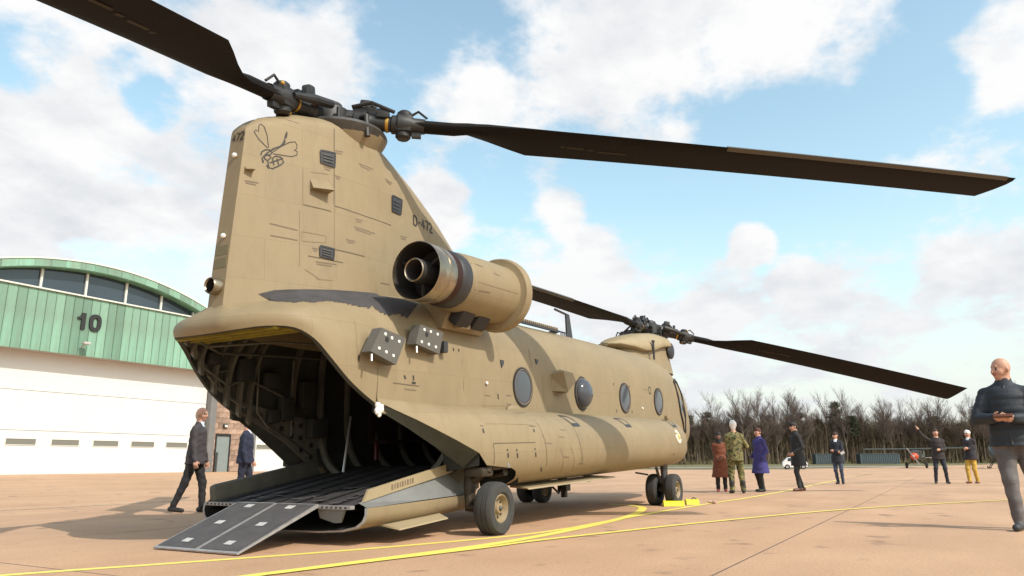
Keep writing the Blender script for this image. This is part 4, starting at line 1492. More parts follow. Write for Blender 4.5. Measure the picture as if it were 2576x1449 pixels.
for s in (-1, 1):
    for i, X in enumerate((2.66, 4.68, 6.63, 8.56)):
        z = 1.83
        y = hull_y(X, z)
        r = 0.262
        b = MB()
        b.revolve([(0.0, r + 0.022), (s * 0.016, r + 0.020), (s * 0.018, r - 0.008), (s * 0.004, r - 0.014)], (X, s * (y - 0.002), z), 'Y', 36)
        w = part(b, 'cabin_window', M_SEALB)
        bub = 0.17 if i == 1 else 0.012
        b = MB()
        prof = [(s * (0.006 + bub * math.cos(t)), (r - 0.012) * math.sin(t)) for t in [math.pi / 2 * k / 10 for k in range(10, -1, -1)]]
        prof[-1] = (prof[-1][0], 0.001)
        b.revolve(prof, (X, s * y, z), 'Y', 36)
        part(b, 'pane', M_GLASS, w, smooth=60)
        b = MB()
        b.revolve([(s * 0.020, r - 0.006), (s * 0.022, r - 0.014), (s * 0.016, r - 0.022)], (X, s * y, z), 'Y', 36)
        part(b, 'inner_trim', M_STENCIL2, w)

# ---- cockpit side door window
b = MB()
wpts = [(10.15, 2.34), (10.42, 2.42), (10.62, 2.36), (10.80, 2.10), (10.98, 1.60), (11.06, 1.20), (10.98, 1.12), (10.62, 1.42), (10.36, 1.66), (10.24, 2.0)]
for s in (-1, 1):
    b = MB()
    vs = [(X, s * (hull_y(X, z) + 0.006), z) for X, z in wpts]
    cx = (10.6, s * (hull_y(10.6, 1.85) + 0.008), 1.85)
    b.add([cx] + vs, [(0, 1 + i, 1 + (i + 1) % len(vs)) for i in range(len(vs))])
    cw = part(b, 'cockpit_window', M_GLASS, smooth=None)
    b = MB()
    b.tube([(x, y + s * 0.004, z) for x, y, z in vs + vs[:1]], 0.028, 6)
    part(b, 'window_seal', M_SEALB, cw)
# windscreen
b = MB()
for (xa, xb, ya, yb) in [(11.45, 12.35, -0.62, -0.04), (11.45, 12.35, 0.04, 0.62)]:
    def wz(x, y):
        a, zb, zt, n = fus_par(x)
        return (zt + zb) / 2 + (zt - zb) / 2 * max(0, 1 - abs(y / a) ** n) ** (1 / n) + 0.008
    b.loft([[Vector((lerp(xa, xb, i / 4), lerp(ya, yb, j / 4), wz(lerp(xa, xb, i / 4), lerp(ya, yb, j / 4)))) for j in range(5)] for i in range(5)], close=False)
part(b, 'windscreen', M_GLASS, smooth=60)
# ---- boxes, aerials, lamps on the skin
part(MB().tube([(10.95, -0.25, 2.86), (11.05, -0.25, 2.90)], 0.06), 'wire_cutter', M_HUB)
part(MB().box((11.5, -0.55, 2.52), (0.08, 0.05, 0.12)), 'temperature_probe', M_HUB)
b = MB()
b.loft([[Vector((6.14, y, 2.95)) for y in (-0.33, -0.30)] + [Vector((6.40, y, 2.95)) for y in (-0.30, -0.33)], [Vector((6.12, y, 3.47)) for y in (-0.33, -0.30)] + [Vector((6.27, y, 3.47)) for y in (-0.30, -0.33)]], cap1=True)
b.tube([(6.24, -0.315, 3.46), (5.66, -0.315, 3.50)], 0.022, 6)
part(b, 'blade_antenna', M_VENT)
b = MB()
for k in range(4):
    b.tube([(5.62 + 0.08 * k, -0.45, 2.93), (5.62 + 0.08 * k, -0.45, 3.05), (5.62 + 0.08 * k, -0.3, 3.10), (5.62 + 0.08 * k, -0.15, 3.05), (5.62 + 0.08 * k, -0.15, 2.95)], 0.014, 6)
part(b, 'satellite_antenna', M_VENT)
# roof walkway rail with its row of clips
b = MB()
b.box((3.55, -0.88, 2.90), (2.1, 0.05, 0.035))
rail = part(b, 'walkway_rail', M_VENT, smooth=None)
for k in range(30):
    part(MB().box((2.55 + 0.069 * k, -0.89, 2.935), (0.03, 0.04, 0.035)), 'rail_clip', M_RIM, rail, smooth=None)
b = MB().box((3.0, -0.62, 3.04), (1.3, 0.04, 0.025))
part(b, 'upper_rail', M_RIM, smooth=None)
for k in range(20):
    part(MB().box((2.42 + 0.062 * k, -0.63, 3.06), (0.022, 0.035, 0.03)), 'rail_clip', M_STENCIL2, rail, smooth=None)
# red beacon on the pylon
part(MB().revolve([(0, 0.07), (0.03, 0.07), (0.035, 0.055), (0.10, 0.05), (0.13, 0.03), (0.14, 0.001)], (-0.86, 0.0, 4.93), 'Z', 14), 'beacon', M_REDL, pylon)
# drain pipe on the trailing edge
b = MB()
b.revolve([(-0.08, 0.072), (-0.10, 0.082), (-0.08, 0.09), (0.08, 0.09)], (-1.62, 0.0, 2.72), 'X', 20)
part(b, 'tail_pipe', M_NOZ, pylon)
part(MB().revolve([(-0.07, 0.072), (0.0, 0.06), (0.02, 0.001)], (-1.62, 0.0, 2.72), 'X', 20), 'pipe_bore', M_BLACK, pylon)
for z in (2.98, 3.12):
    xt = interp(z, PZ, PTE)
    part(MB().box((xt - 0.002, 0, z), (0.01, 0.19, 0.105)), 'tail_light_strip', mat('olive_strip', (0.16, 0.13, 0.06), 0.5), pylon, smooth=None)
for z in (3.28, 4.22):
    xt = interp(z, PZ, PTE)
    part(MB().sphere((xt - 0.02, -0.01, z), 0.028, 10, 6), 'tail_lamp', M_WDOT, pylon)
# padded white cloth tied at the notch
b = MB()
for (dx, dz, r) in [(0, 0.02, 0.045), (0.03, -0.02, 0.042), (-0.02, -0.04, 0.04), (0.045, 0.03, 0.035), (0.012, -0.075, 0.03)]:
    b.sphere((-0.39 + dx, -1.16 - 0.3 * abs(dx), 1.46 + dz), r, 9, 6, (1, 0.7, 1.1))
part(b, 'white_padding', M_WHITECLOTH, smooth=None)
# ------------------------------------------------------------------ markings, seams, vents on the skin
MARKS = {
    'vent1': [(-0.596, -0.394, 4.498), (-0.410, -0.435, 4.516), (-0.423, -0.445, 4.342), (-0.594, -0.403, 4.352)],
    'vent2': [(0.547, -0.548, 4.233), (0.736, -0.548, 4.224), (0.699, -0.561, 4.023), (0.535, -0.561, 4.026)],
    'vent3': [(-0.625, -0.464, 3.309), (-0.459, -0.508, 3.298), (-0.470, -0.515, 3.178), (-0.628, -0.471, 3.192)],
    's1': [(-0.399, -0.407, 4.851), (-0.417, -0.438, 4.455), (-0.432, -0.475, 3.860)],
    's2': [(-0.433, -0.476, 3.846), (0.020, -0.553, 3.823), (0.500, -0.574, 3.820)],
    'f1': [(-0.822, -0.349, 4.226), (-0.826, -0.375, 3.770)],
    's3': [(-0.823, -0.376, 3.771), (-0.476, -0.471, 3.767)],
    'f2': [(-1.292, 0.039, 4.708), (-0.856, -0.301, 4.774)],
    's4': [(-0.774, -0.431, 3.168), (-0.331, -0.545, 3.161)],
    's5': [(-0.451, -0.510, 3.306), (-0.004, -0.587, 3.299)],
    'f3': [(-0.842, -0.390, 3.445), (-0.552, -0.475, 3.447), (-0.553, -0.481, 3.363), (-0.843, -0.397, 3.330), (-0.842, -0.390, 3.445)],
    'd1': [(-1.194, -0.264, 3.473), (-0.895, -0.373, 3.449)],
    'd2': [(-1.187, -0.274, 3.336), (-0.895, -0.380, 3.332)],
    'f4': [(-0.428, -0.477, 3.847), (-0.443, -0.511, 3.315)],
    'f5': [(-0.866, -0.366, 3.700), (-0.872, -0.406, 3.039)],
    'f6': [(-0.724, -0.379, 4.195), (-0.503, -0.434, 4.225)],
    't0': [(-0.400, -0.434, 4.564), (-0.285, -0.455, 4.577)],
    'u0': [(-0.389, -0.438, 4.537), (-0.309, -0.453, 4.543)],
    't1': [(-0.410, -0.455, 4.235), (-0.330, -0.472, 4.231)],
    'u1': [(-0.398, -0.459, 4.209), (-0.347, -0.470, 4.202)],
    't2': [(-0.043, -0.499, 4.499), (0.189, -0.521, 4.493)],
    'u2': [(-0.029, -0.502, 4.472), (0.139, -0.520, 4.462)],
    't3': [(0.421, -0.534, 4.433), (0.559, -0.535, 4.412)],
    'u3': [(0.438, -0.536, 4.406), (0.529, -0.538, 4.384)],
    't4': [(-0.149, -0.543, 3.645), (0.185, -0.580, 3.632)],
    'u4': [(-0.136, -0.547, 3.618), (0.113, -0.576, 3.604)],
    't5': [(-0.275, -0.537, 3.460), (-0.139, -0.558, 3.459)],
    'u5': [(-0.263, -0.541, 3.434), (-0.168, -0.556, 3.430)],
    't6': [(-0.562, -0.414, 4.310), (-0.455, -0.440, 4.311)],
    'u6': [(-0.551, -0.419, 4.285), (-0.478, -0.437, 4.281)],
    't7': [(-1.458, -0.140, 3.913), (-1.318, -0.195, 3.918)],
    'u7': [(-1.448, -0.145, 3.889), (-1.346, -0.185, 3.890)],
    't8': [(0.680, -0.580, 3.719), (0.824, -0.579, 3.730)],
    'u8': [(0.697, -0.582, 3.692), (0.793, -0.581, 3.696)],
    't10': [(-0.128, -0.540, 3.751), (-0.020, -0.554, 3.754)],
    'u10': [(-0.115, -0.544, 3.725), (-0.044, -0.554, 3.724)],
    't11': [(-0.724, -0.439, 3.271), (-0.654, -0.458, 3.269)],
    'u11': [(-0.713, -0.443, 3.245), (-0.669, -0.456, 3.242)],
    't12': [(-0.685, -0.460, 3.115), (-0.426, -0.528, 3.124)],
    'u12': [(-0.674, -0.465, 3.090), (-0.482, -0.518, 3.094)],
    'fly0': [(-1.228, -0.209, 4.355), (-1.328, -0.170, 4.437), (-1.378, -0.148, 4.513), (-1.360, -0.154, 4.538), (-1.329, -0.165, 4.526), (-1.327, -0.162, 4.597), (-1.304, -0.166, 4.628), (-1.269, -0.183, 4.600), (-1.236, -0.199, 4.505), (-1.219, -0.212, 4.364)],
    'fly1': [(-1.190, -0.225, 4.303), (-1.089, -0.254, 4.407), (-0.984, -0.283, 4.493), (-0.916, -0.303, 4.520), (-0.892, -0.312, 4.484), (-0.903, -0.312, 4.431), (-0.930, -0.305, 4.412), (-0.890, -0.318, 4.406), (-0.897, -0.318, 4.361), (-0.957, -0.301, 4.324), (-1.050, -0.272, 4.313), (-1.164, -0.233, 4.303)],
    'fly2': [(-1.209, -0.217, 4.319), (-1.140, -0.238, 4.382), (-1.089, -0.254, 4.414), (-1.057, -0.262, 4.458), (-1.037, -0.265, 4.520), (-1.017, -0.267, 4.590), (-1.013, -0.267, 4.616)],
    'fly3': [(-1.300, -0.187, 4.253), (-1.288, -0.189, 4.297), (-1.252, -0.201, 4.328), (-1.203, -0.218, 4.341), (-1.177, -0.228, 4.313), (-1.202, -0.222, 4.279), (-1.251, -0.204, 4.273), (-1.287, -0.193, 4.216), (-1.274, -0.200, 4.165)],
    'fly4': [(-1.263, -0.201, 4.249), (-1.227, -0.213, 4.273), (-1.189, -0.227, 4.255), (-1.226, -0.216, 4.204), (-1.256, -0.205, 4.217), (-1.263, -0.201, 4.249)],
    'fly5': [(-1.226, -0.216, 4.204), (-1.212, -0.225, 4.126), (-1.175, -0.238, 4.119), (-1.087, -0.266, 4.185), (-1.049, -0.277, 4.229), (-1.081, -0.263, 4.283), (-1.139, -0.243, 4.282), (-1.176, -0.232, 4.245), (-1.157, -0.242, 4.167)],
    'fly6': [(-1.245, -0.206, 4.281), (-1.190, -0.223, 4.338), (-1.159, -0.232, 4.374)],
    'fly7': [(-1.126, -0.249, 4.258), (-1.106, -0.259, 4.187)],
    'fly8': [(-1.203, -0.226, 4.183), (-1.056, -0.272, 4.276)],
    'fly9': [(-1.287, -0.193, 4.216), (-1.268, -0.202, 4.180)],
    'fly10': [(-1.237, -0.215, 4.147), (-1.212, -0.226, 4.112)],
    'flythick1': [(-1.057, -0.263, 4.444), (-1.037, -0.266, 4.499)],
    'flythick2': [(-1.030, -0.266, 4.536), (-1.016, -0.268, 4.590)],
    'patch': [(-1.304, -0.262, 2.663), (-1.150, -0.323, 2.722), (-0.982, -0.387, 2.751), (-0.804, -0.448, 2.776), (-0.582, -0.513, 2.801), (-0.356, -0.566, 2.823), (-0.106, -0.607, 2.844), (0.158, -0.629, 2.865), (0.422, -0.802, 2.814), (0.615, -0.923, 2.766), (0.255, -0.898, 2.719), (0.272, -1.007, 2.619), (0.223, -1.065, 2.524), (0.044, -1.013, 2.542), (-0.121, -0.965, 2.553), (-0.222, -0.921, 2.580), (-0.339, -0.893, 2.590), (-0.564, -0.838, 2.602), (-0.706, -0.805, 2.601), (-0.841, -0.789, 2.591), (-1.096, -0.808, 2.539), (-1.249, -0.752, 2.519), (-1.271, -0.594, 2.543), (-1.193, -0.321, 2.604)],
    's6': [(-0.180, -1.187, 1.732), (0.249, -1.223, 1.716)],
    'f8': [(-0.641, -1.021, 2.392), (-0.700, -1.107, 2.148), (-0.692, -1.134, 1.856)],
    'f9': [(1.167, -1.181, 2.404), (1.127, -1.233, 2.078), (1.152, -1.240, 1.704)],
    'm1': [(-0.000, -1.201, 1.826), (0.019, -1.204, 1.785)],
    'm2': [(0.147, -1.215, 1.834), (0.154, -1.215, 1.778)],
    't20': [(0.010, -1.204, 1.673), (0.195, -1.220, 1.667)],
    'm3': [(0.123, -1.213, 1.751), (0.189, -1.219, 1.747)],
    'm4': [(-0.682, -1.130, 2.002), (-0.690, -1.134, 1.929)],
    'm5': [(0.955, -1.219, 2.228), (0.954, -1.223, 2.189)],
    'm6': [(1.072, -1.218, 2.232), (1.071, -1.223, 2.192)],
    'f10': [(-0.814, -0.428, 3.007), (-0.654, -0.483, 2.922)],
    't22': [(0.257, -0.622, 3.015), (0.421, -0.624, 3.020)],
    'f11': [(-0.676, -0.475, 2.948), (-0.677, -0.477, 2.911), (-0.469, -0.534, 2.927)],
    'tri1': [(2.065, -1.231, 2.170), (2.160, -1.232, 2.171), (2.152, -1.236, 2.127), (2.083, -1.241, 2.060)],
    'tri2': [(3.103, -1.219, 2.273), (3.208, -1.221, 2.266), (3.157, -1.231, 2.207), (3.119, -1.232, 2.191)],
    'step1': [(3.138, -1.568, 1.422), (3.341, -1.585, 1.413), (3.422, -1.660, 1.366), (3.455, -1.743, 1.286), (3.222, -1.744, 1.284), (3.169, -1.666, 1.362)],
    'step2': [(5.264, -1.559, 1.418), (5.564, -1.569, 1.412), (5.586, -1.656, 1.364), (5.567, -1.741, 1.288), (5.334, -1.742, 1.286), (5.304, -1.654, 1.366)],
    'step3': [(8.060, -1.462, 1.430), (8.435, -1.450, 1.427), (8.408, -1.552, 1.387), (8.288, -1.679, 1.304), (7.979, -1.704, 1.302), (8.080, -1.584, 1.382)],
    's7': [(2.151, -1.685, 1.347), (2.159, -1.759, 1.263), (2.158, -1.809, 1.157), (2.187, -1.836, 1.018), (2.215, -1.833, 0.869), (2.290, -1.786, 0.740)],
    's8': [(3.191, -1.765, 1.257), (3.211, -1.815, 1.155), (3.240, -1.839, 1.041), (3.294, -1.840, 0.902), (3.406, -1.787, 0.736)],
    's9': [(1.105, -1.692, 1.051), (1.494, -1.753, 1.051), (1.933, -1.820, 1.050)],
    'f12': [(1.047, -1.619, 1.285), (1.518, -1.681, 1.285), (2.010, -1.746, 1.271)],
    's11': [(2.976, -1.184, 2.422), (2.957, -1.220, 2.272), (2.968, -1.237, 2.139)],
    'f13': [(3.273, -1.241, 2.088), (3.300, -1.248, 1.828), (3.312, -1.247, 1.536)],
    'f14': [(2.609, -1.841, 0.976), (2.874, -1.711, 0.646)],
    'f15': [(2.943, -1.843, 0.971), (3.268, -1.688, 0.629)],
    's12': [(1.880, -1.528, 1.443), (1.978, -1.553, 1.432), (2.237, -1.519, 1.446)],
    'f16': [(1.570, -1.241, 1.536), (2.204, -1.246, 1.549)],
    'q0': [(1.356, -1.736, 0.978), (1.360, -1.737, 0.956)],
    'r0': [(1.370, -1.737, 0.930), (1.380, -1.735, 0.873)],
    'q1': [(1.537, -1.765, 0.974), (1.541, -1.766, 0.952)],
    'r1': [(1.552, -1.766, 0.925), (1.562, -1.763, 0.867)],
    'q2': [(1.910, -1.823, 0.977), (1.914, -1.824, 0.955)],
    'r2': [(1.927, -1.823, 0.927), (1.941, -1.819, 0.867)],
    't31': [(0.943, -1.608, 1.264), (0.995, -1.625, 1.257)],
    't32': [(2.215, -1.835, 1.039), (2.367, -1.836, 1.030)],
    't33': [(2.615, -1.823, 1.118), (2.776, -1.826, 1.109)],
    't34': [(2.182, -1.248, 1.694), (2.327, -1.249, 1.692)],
    't35': [(2.204, -1.247, 1.573), (2.325, -1.247, 1.570)],
    't36': [(1.907, -1.749, 1.261), (2.057, -1.760, 1.255)],
    't37': [(3.620, -1.249, 1.762), (3.805, -1.249, 1.761)],
    't38': [(7.666, -1.245, 2.043), (7.929, -1.245, 2.045)],
    't39': [(2.739, -1.786, 1.217), (2.900, -1.790, 1.210)],
    't40': [(2.702, -1.831, 0.850), (2.905, -1.828, 0.837)],
    't41': [(1.646, -1.244, 1.671), (1.778, -1.245, 1.670)],
    't42': [(3.305, -1.788, 0.739), (3.506, -1.781, 0.725)],
    'm10': [(0.969, -1.629, 1.226), (0.965, -1.645, 1.174)],
    'm11': [(6.129, -1.241, 2.090), (6.104, -1.245, 2.039)],
    'm12': [(6.891, -1.242, 2.082), (6.914, -1.245, 2.040)],
    'm13': [(6.176, -1.248, 1.604), (6.205, -1.247, 1.549)],
    'm14': [(6.968, -1.248, 1.608), (6.976, -1.247, 1.552)],
    'm15': [(1.971, -1.247, 1.703), (1.982, -1.246, 1.631)],
    'm16': [(1.981, -1.773, 1.221), (1.962, -1.791, 1.181)],
    'm17': [(2.156, -1.776, 0.728), (2.237, -1.735, 0.674)],
    'm18': [(7.577, -1.814, 0.767), (7.657, -1.802, 0.753)],
    'm19': [(1.663, -1.243, 1.817), (1.688, -1.243, 1.795)],
    'ringm': [(8.004, -1.240, 2.096), (8.096, -1.237, 2.116), (8.147, -1.241, 2.067), (8.123, -1.245, 1.983), (8.047, -1.246, 1.971), (7.990, -1.246, 2.014), (8.004, -1.240, 2.096)],
    'emblem': [(7.926, -1.762, 1.235), (8.026, -1.765, 1.218), (8.100, -1.800, 1.129), (8.144, -1.815, 1.023), (8.045, -1.827, 0.963), (7.899, -1.834, 0.982), (7.761, -1.831, 1.086)],
    'n1': [(0.680, -1.790, 2.955), (0.924, -1.807, 2.950), (1.600, -1.827, 2.956)],
    'tn1': [(0.715, -1.768, 2.853), (0.954, -1.787, 2.863)],
    'tn2': [(0.636, -1.745, 2.861), (0.659, -1.762, 2.851)],
    'tn3': [(0.626, -1.713, 3.180), (0.830, -1.763, 3.177)],
    'tn4': [(1.045, -1.791, 3.140), (1.167, -1.803, 3.123)],
    's10': [(1.105, -1.692, 1.046), (1.115, -1.696, 0.931), (1.120, -1.700, 0.800)],
}


def skin_bvh(objs):
    vs, fs = [], []
    for o in objs:
        b0 = len(vs)
        vs += [v.co.copy() for v in o.data.vertices]
        fs += [[b0 + i for i in p.vertices] for p in o.data.polygons]
    return BVHTree.FromPolygons(vs, fs)


NACR = [o for o in heli.children if o.name.startswith('engine_nacelle')][0]
SKIN = skin_bvh([fuselage, tail, pylon, podR, NACR, fpyl])


def snap(p):
    loc, n, i, d = SKIN.find_nearest(Vector(p))
    c = Vector((loc.x, 0, 1.8))
    if n.dot(loc - c) < 0:
        n = -n
    return loc, n


def ribbon(pts, w, name, m, parent=heli, off=0.004, taper=False):
    P = []
    pts = [Vector(p) for p in pts]
    for a, b_ in zip(pts[:-1], pts[1:]):
        k = max(1, int((b_ - a).length / 0.06))
        P += [a.lerp(b_, i / k) for i in range(k)]
    P.append(pts[-1])
    S = [snap(p) for p in P]
    b = MB()
    vs = []
    for i, (q, n) in enumerate(S):
        t = S[min(i + 1, len(S) - 1)][0] - S[max(0, i - 1)][0]
        if t.length < 1e-6:
            t = Vector((1, 0, 0))
        s = n.cross(t).normalized() * w / 2
        vs += [q + n * off - s, q + n * off + s]
    b.add(vs, [(2 * i, 2 * i + 1, 2 * i + 3, 2 * i + 2) for i in range(len(S) - 1)])
    return b.build(name, m, parent, HOFF if parent is heli else None, None, weld=False)


def plate(pts, th, name, m, parent=heli):
    """a thin plate lying on the skin, outline given on the skin"""
    S = [snap(p) for p in pts]
    nrm = sum((n for q, n in S), Vector()).normalized()
    n = len(S)
    b = MB()
    b.add([q - nrm * 0.02 for q, _ in S] + [q + nrm * th for q, _ in S], [tuple(range(n))[::-1], tuple(range(n, 2 * n))] + [(i, (i + 1) % n, n + (i + 1) % n, n + i) for i in range(n)])
    return b.build(name, m, parent, HOFF if parent is heli else None, None)


for k_, v_ in MARKS.items():
    if k_.startswith('vent') or k_.startswith('tri'):
        v = plate(v_, 0.012, 'vent_grille', M_VENT)
        c = sum((Vector(p) for p in v_), Vector()) / len(v_)
        fr = [Vector(p) for p in v_] + [Vector(v_[0])]
        if k_.startswith('vent'):
            ribbon([c.lerp(p, 1.06) for p in fr], 0.02, 'vent_frame', M_SEALB, v, 0.016)
            for t in (0.3, 0.55, 0.8):
                a = Vector(v_[0]).lerp(Vector(v_[3]), t)
                b2 = Vector(v_[1]).lerp(Vector(v_[2]), t)
                ribbon([a.lerp(b2, 0.12), a.lerp(b2, 0.88)], 0.016, 'louvre', M_HUB2, v, 0.022)
    elif k_.startswith('step'):
        fr = v_ + [v_[0]]
        ribbon(fr, 0.035, 'step_edge', M_VENT, heli, 0.006)
        ribbon([v_[3], v_[4]], 0.06, 'step_tread', M_VENT, heli, 0.008)
    elif k_ == 'patch':
        pass
    elif k_ == 'emblem':
        e = plate(v_, 0.005, 'pod_emblem', mat('emblem_cream', (0.70, 0.66, 0.50), 0.6))
        c = sum((Vector(p) for p in v_), Vector()) / len(v_)
        plate([c.lerp(Vector(p), 0.45) for p in v_], 0.008, 'emblem_core', mat('emblem_gold', (0.45, 0.33, 0.08), 0.6), e)
    elif k_.startswith('flythick'):
        ribbon(v_, 0.026, 'insect_drawing', M_STENCIL)
    elif k_.startswith('fly'):
        ribbon(v_, 0.0095 if k_ in ('fly0', 'fly1') else 0.0145, 'insect_drawing', M_STENCIL)
    elif k_[0] == 's':
        ribbon(v_, 0.010, 'panel_seam', M_LINE)
    elif k_[0] == 'f':
        ribbon(v_, 0.008, 'panel_seam', M_LINE2)
    elif k_.startswith('n'):
        ribbon(v_, 0.010, 'panel_seam', M_LINE2)
    elif k_[0] in 'tud':
        ribbon(v_, 0.013, 'stencil_line', M_STENCIL2)
    else:
        ribbon(v_, 0.024, 'stencil_mark', M_STENCIL)

# worn black walkway on the shoulder below the pylon: smooth upper edge, flaking lower edge
TOPB = skin_bvh([fuselage, tail, pylon])
up_, lo_ = [Vector(p) for p in MARKS['patch'][:10]], [Vector(p) for p in MARKS['patch'][12:][::-1]]
lo_ = [up_[0].lerp(lo_[0], 0.6)] + lo_


def resample(pl, n):
    d = [0.0]
    for a, b_ in zip(pl[:-1], pl[1:]):
        d.append(d[-1] + (b_ - a).length)
    out = []
    for k in range(n):
        t = d[-1] * k / (n - 1)
        out.append(Vector([float(np.interp(t, d, [p[j] for p in pl])) for j in range(3)]))
    return out


NU, NV = 110, 9
U_, L_ = resample(up_, NU), resample(lo_, NU)
prng = random.Random(3)
b = MB()
vs = []
flake = 0.0
for i in range(NU):
    flake = 0.6 * flake + prng.gauss(0, 0.045)
    for j in range(NV):
        t = j / (NV - 1) * (1.0 + flake)
        p = U_[i].lerp(L_[i], max(0.0, t))
        q, n, _, _ = TOPB.find_nearest(p)
        if n.dot(Vector((0, -0.7, 0.7))) < 0:
            n = -n
        vs.append(q + n * 0.005)
b.add(vs, [(i * NV + j, (i + 1) * NV + j, (i + 1) * NV + j + 1, i * NV + j + 1) for i in range(NU - 1) for j in range(NV - 1)])
b.build('worn_walkway', M_NONSLIP, heli, HOFF, 60)

# lettering from straight strokes: D-472 on the pylon, 472 on its trailing edge
GL = {'D': [[(0, 0), (0, 1), (0.42, 1), (0.6, 0.82), (0.6, 0.18), (0.42, 0), (0, 0)]], '-': [[(0.08, 0.48), (0.42, 0.48)]],
      '4': [[(0.46, 0), (0.46, 1), (0.0, 0.32), (0.62, 0.32)]], '7': [[(0, 1), (0.58, 1), (0.2, 0)]],
      '2': [[(0, 0.82), (0.1, 1), (0.48, 1), (0.58, 0.86), (0.58, 0.64), (0.05, 0.12), (0.0, 0), (0.6, 0)]]}
ADV = {'D': 0.86, '-': 0.66, '4': 0.86, '7': 0.80, '2': 0.82}


def lettering(txt, org, ex, ez, h, w, parent):
    x = 0.0
    for ch in txt:
        for st in GL[ch]:
            ribbon([Vector(org) + Vector(ex) * (h * (x + p[0])) + Vector(ez) * (h * p[1]) for p in st], w, 'registration_letter', M_STENCIL, parent, 0.006)
        x += ADV[ch]


lettering('D-472', (0.985, -0.56, 3.95), (0.86, 0.0, -0.02), (0, 0, 1), 0.135, 0.024, heli)
lettering('472', (-1.46, 0.085, 4.40), (0.0, -0.93, 0.0), (0.07, 0, 1), 0.088, 0.019, heli)

# scoops on the pylon side
for (c, l, h, d) in [((-0.62, -0.415, 4.06), 0.24, 0.17, 0.15), ((-1.42, -0.15, 4.07), 0.09, 0.07, 0.09), ]:
    q, n = snap(c)
    ux = n.cross(Vector((0, 0, 1))).normalized()
    if ux.x < 0:
        ux = -ux
    b = MB()
    A = [q - ux * l / 2 - Vector((0, 0, h / 2)), q + ux * l / 2 - Vector((0, 0, h / 2)), q + ux * l / 2 + Vector((0, 0, h / 2)), q - ux * l / 2 + Vector((0, 0, h / 2))]
    lo = [A[0] + n * d * 0.55, A[1] + n * d]
    b.add([p - n * 0.03 for p in A] + lo, [(3, 2, 5, 4), (0, 1, 2, 3), (0, 4, 5, 1), (0, 3, 4), (1, 5, 2)])
    part(b, 'air_scoop', M_TAN, pylon, smooth=None)

# countermeasure sensors: two grey boxes with white studs on the hull
for (face, dots, y, lens) in [([(-0.542, 2.294), (-0.123, 2.226), (-0.294, 1.914), (-0.716, 2.024)], [(-0.483, 2.23), (-0.373, 2.199), (-0.248, 2.174), (-0.581, 2.067), (-0.464, 2.038), (-0.344, 2.009)], -1.32, (-0.453, 2.175)),
                              ([(0.113, 2.409), (0.569, 2.368), (0.492, 2.099), (0.033, 2.178)], [(0.189, 2.356), (0.313, 2.347), (0.449, 2.332), (0.138, 2.209), (0.274, 2.194), (0.412, 2.177)], -1.34, (0.237, 2.307))]:
    b = MB().prism(face, 0.13, 'Y', (0, y, 0))
    sb = part(b, 'sensor_box', M_BOX, smooth=None)
    cx, cz = sum(p[0] for p in face) / 4, sum(p[1] for p in face) / 4
    part(MB().box((cx, y + 0.15, cz - 0.02), (0.16, 0.24, 0.14)), 'mount', M_HUB2, sb, smooth=None)
    for (x, z) in dots:
        part(MB().revolve([(0.0, 0.019), (-0.008, 0.017), (-0.012, 0.001)], (x, y, z), 'Y', 10), 'stud', M_WDOT, sb)
    part(MB().revolve([(0.0, 0.030), (-0.006, 0.028), (-0.006, 0.001)], (lens[0], y, lens[1]), 'Y', 12), 'lens', M_BLACK, sb)
    part(MB().tube([(face[3][0] + 0.05, y + 0.03, face[3][1] - 0.02), (face[3][0] + 0.04, y + 0.02, face[3][1] - 0.10)], 0.014, 6), 'latch', M_STEEL, sb)
part(MB().bbox((0.66, -1.27, 2.205), (0.09, 0.10, 0.14), 0.015), 'sensor_bracket', M_VENT)
# flare dispenser fairing ahead of the bubble window
b = MB()
b.add([(3.55, -1.20, 2.06), (3.55, -1.20, 1.82), (3.98, -1.18, 2.20), (4.30, -1.18, 2.18), (4.27, -1.45, 2.108), (3.744, -1.45, 1.805), (4.05, -1.20, 1.80), (3.629, -1.44, 2.11), (4.25, -1.2, 1.95)],
      [(0, 1, 5, 7), (0, 7, 2), (2, 7, 4, 3), (7, 5, 4), (1, 6, 5), (5, 6, 8), (5, 8, 4), (4, 8, 3)])
part(b, 'dispenser_fairing', M_TAN, smooth=None)
part(MB().sphere((2.35, -1.27, 1.50), 0.11, 12, 8, (1.6, 0.5, 0.6)), 'fairing_bump', M_TAN)
part(MB().bbox((1.0, -1.33, 2.50), (0.20, 0.12, 0.08), 0.02), 'fuel_drain_box', M_TAN2)
part(MB().bbox((9.0, -1.27, 1.50), (0.14, 0.08, 0.10), 0.03), 'fairing_bump', M_TAN)
for (x, z) in [(7.55, 1.66), (1.68, 1.83)]:
    part(MB().sphere((x, -1.255, z), 0.022, 8, 6), 'position_lamp', M_WDOT)
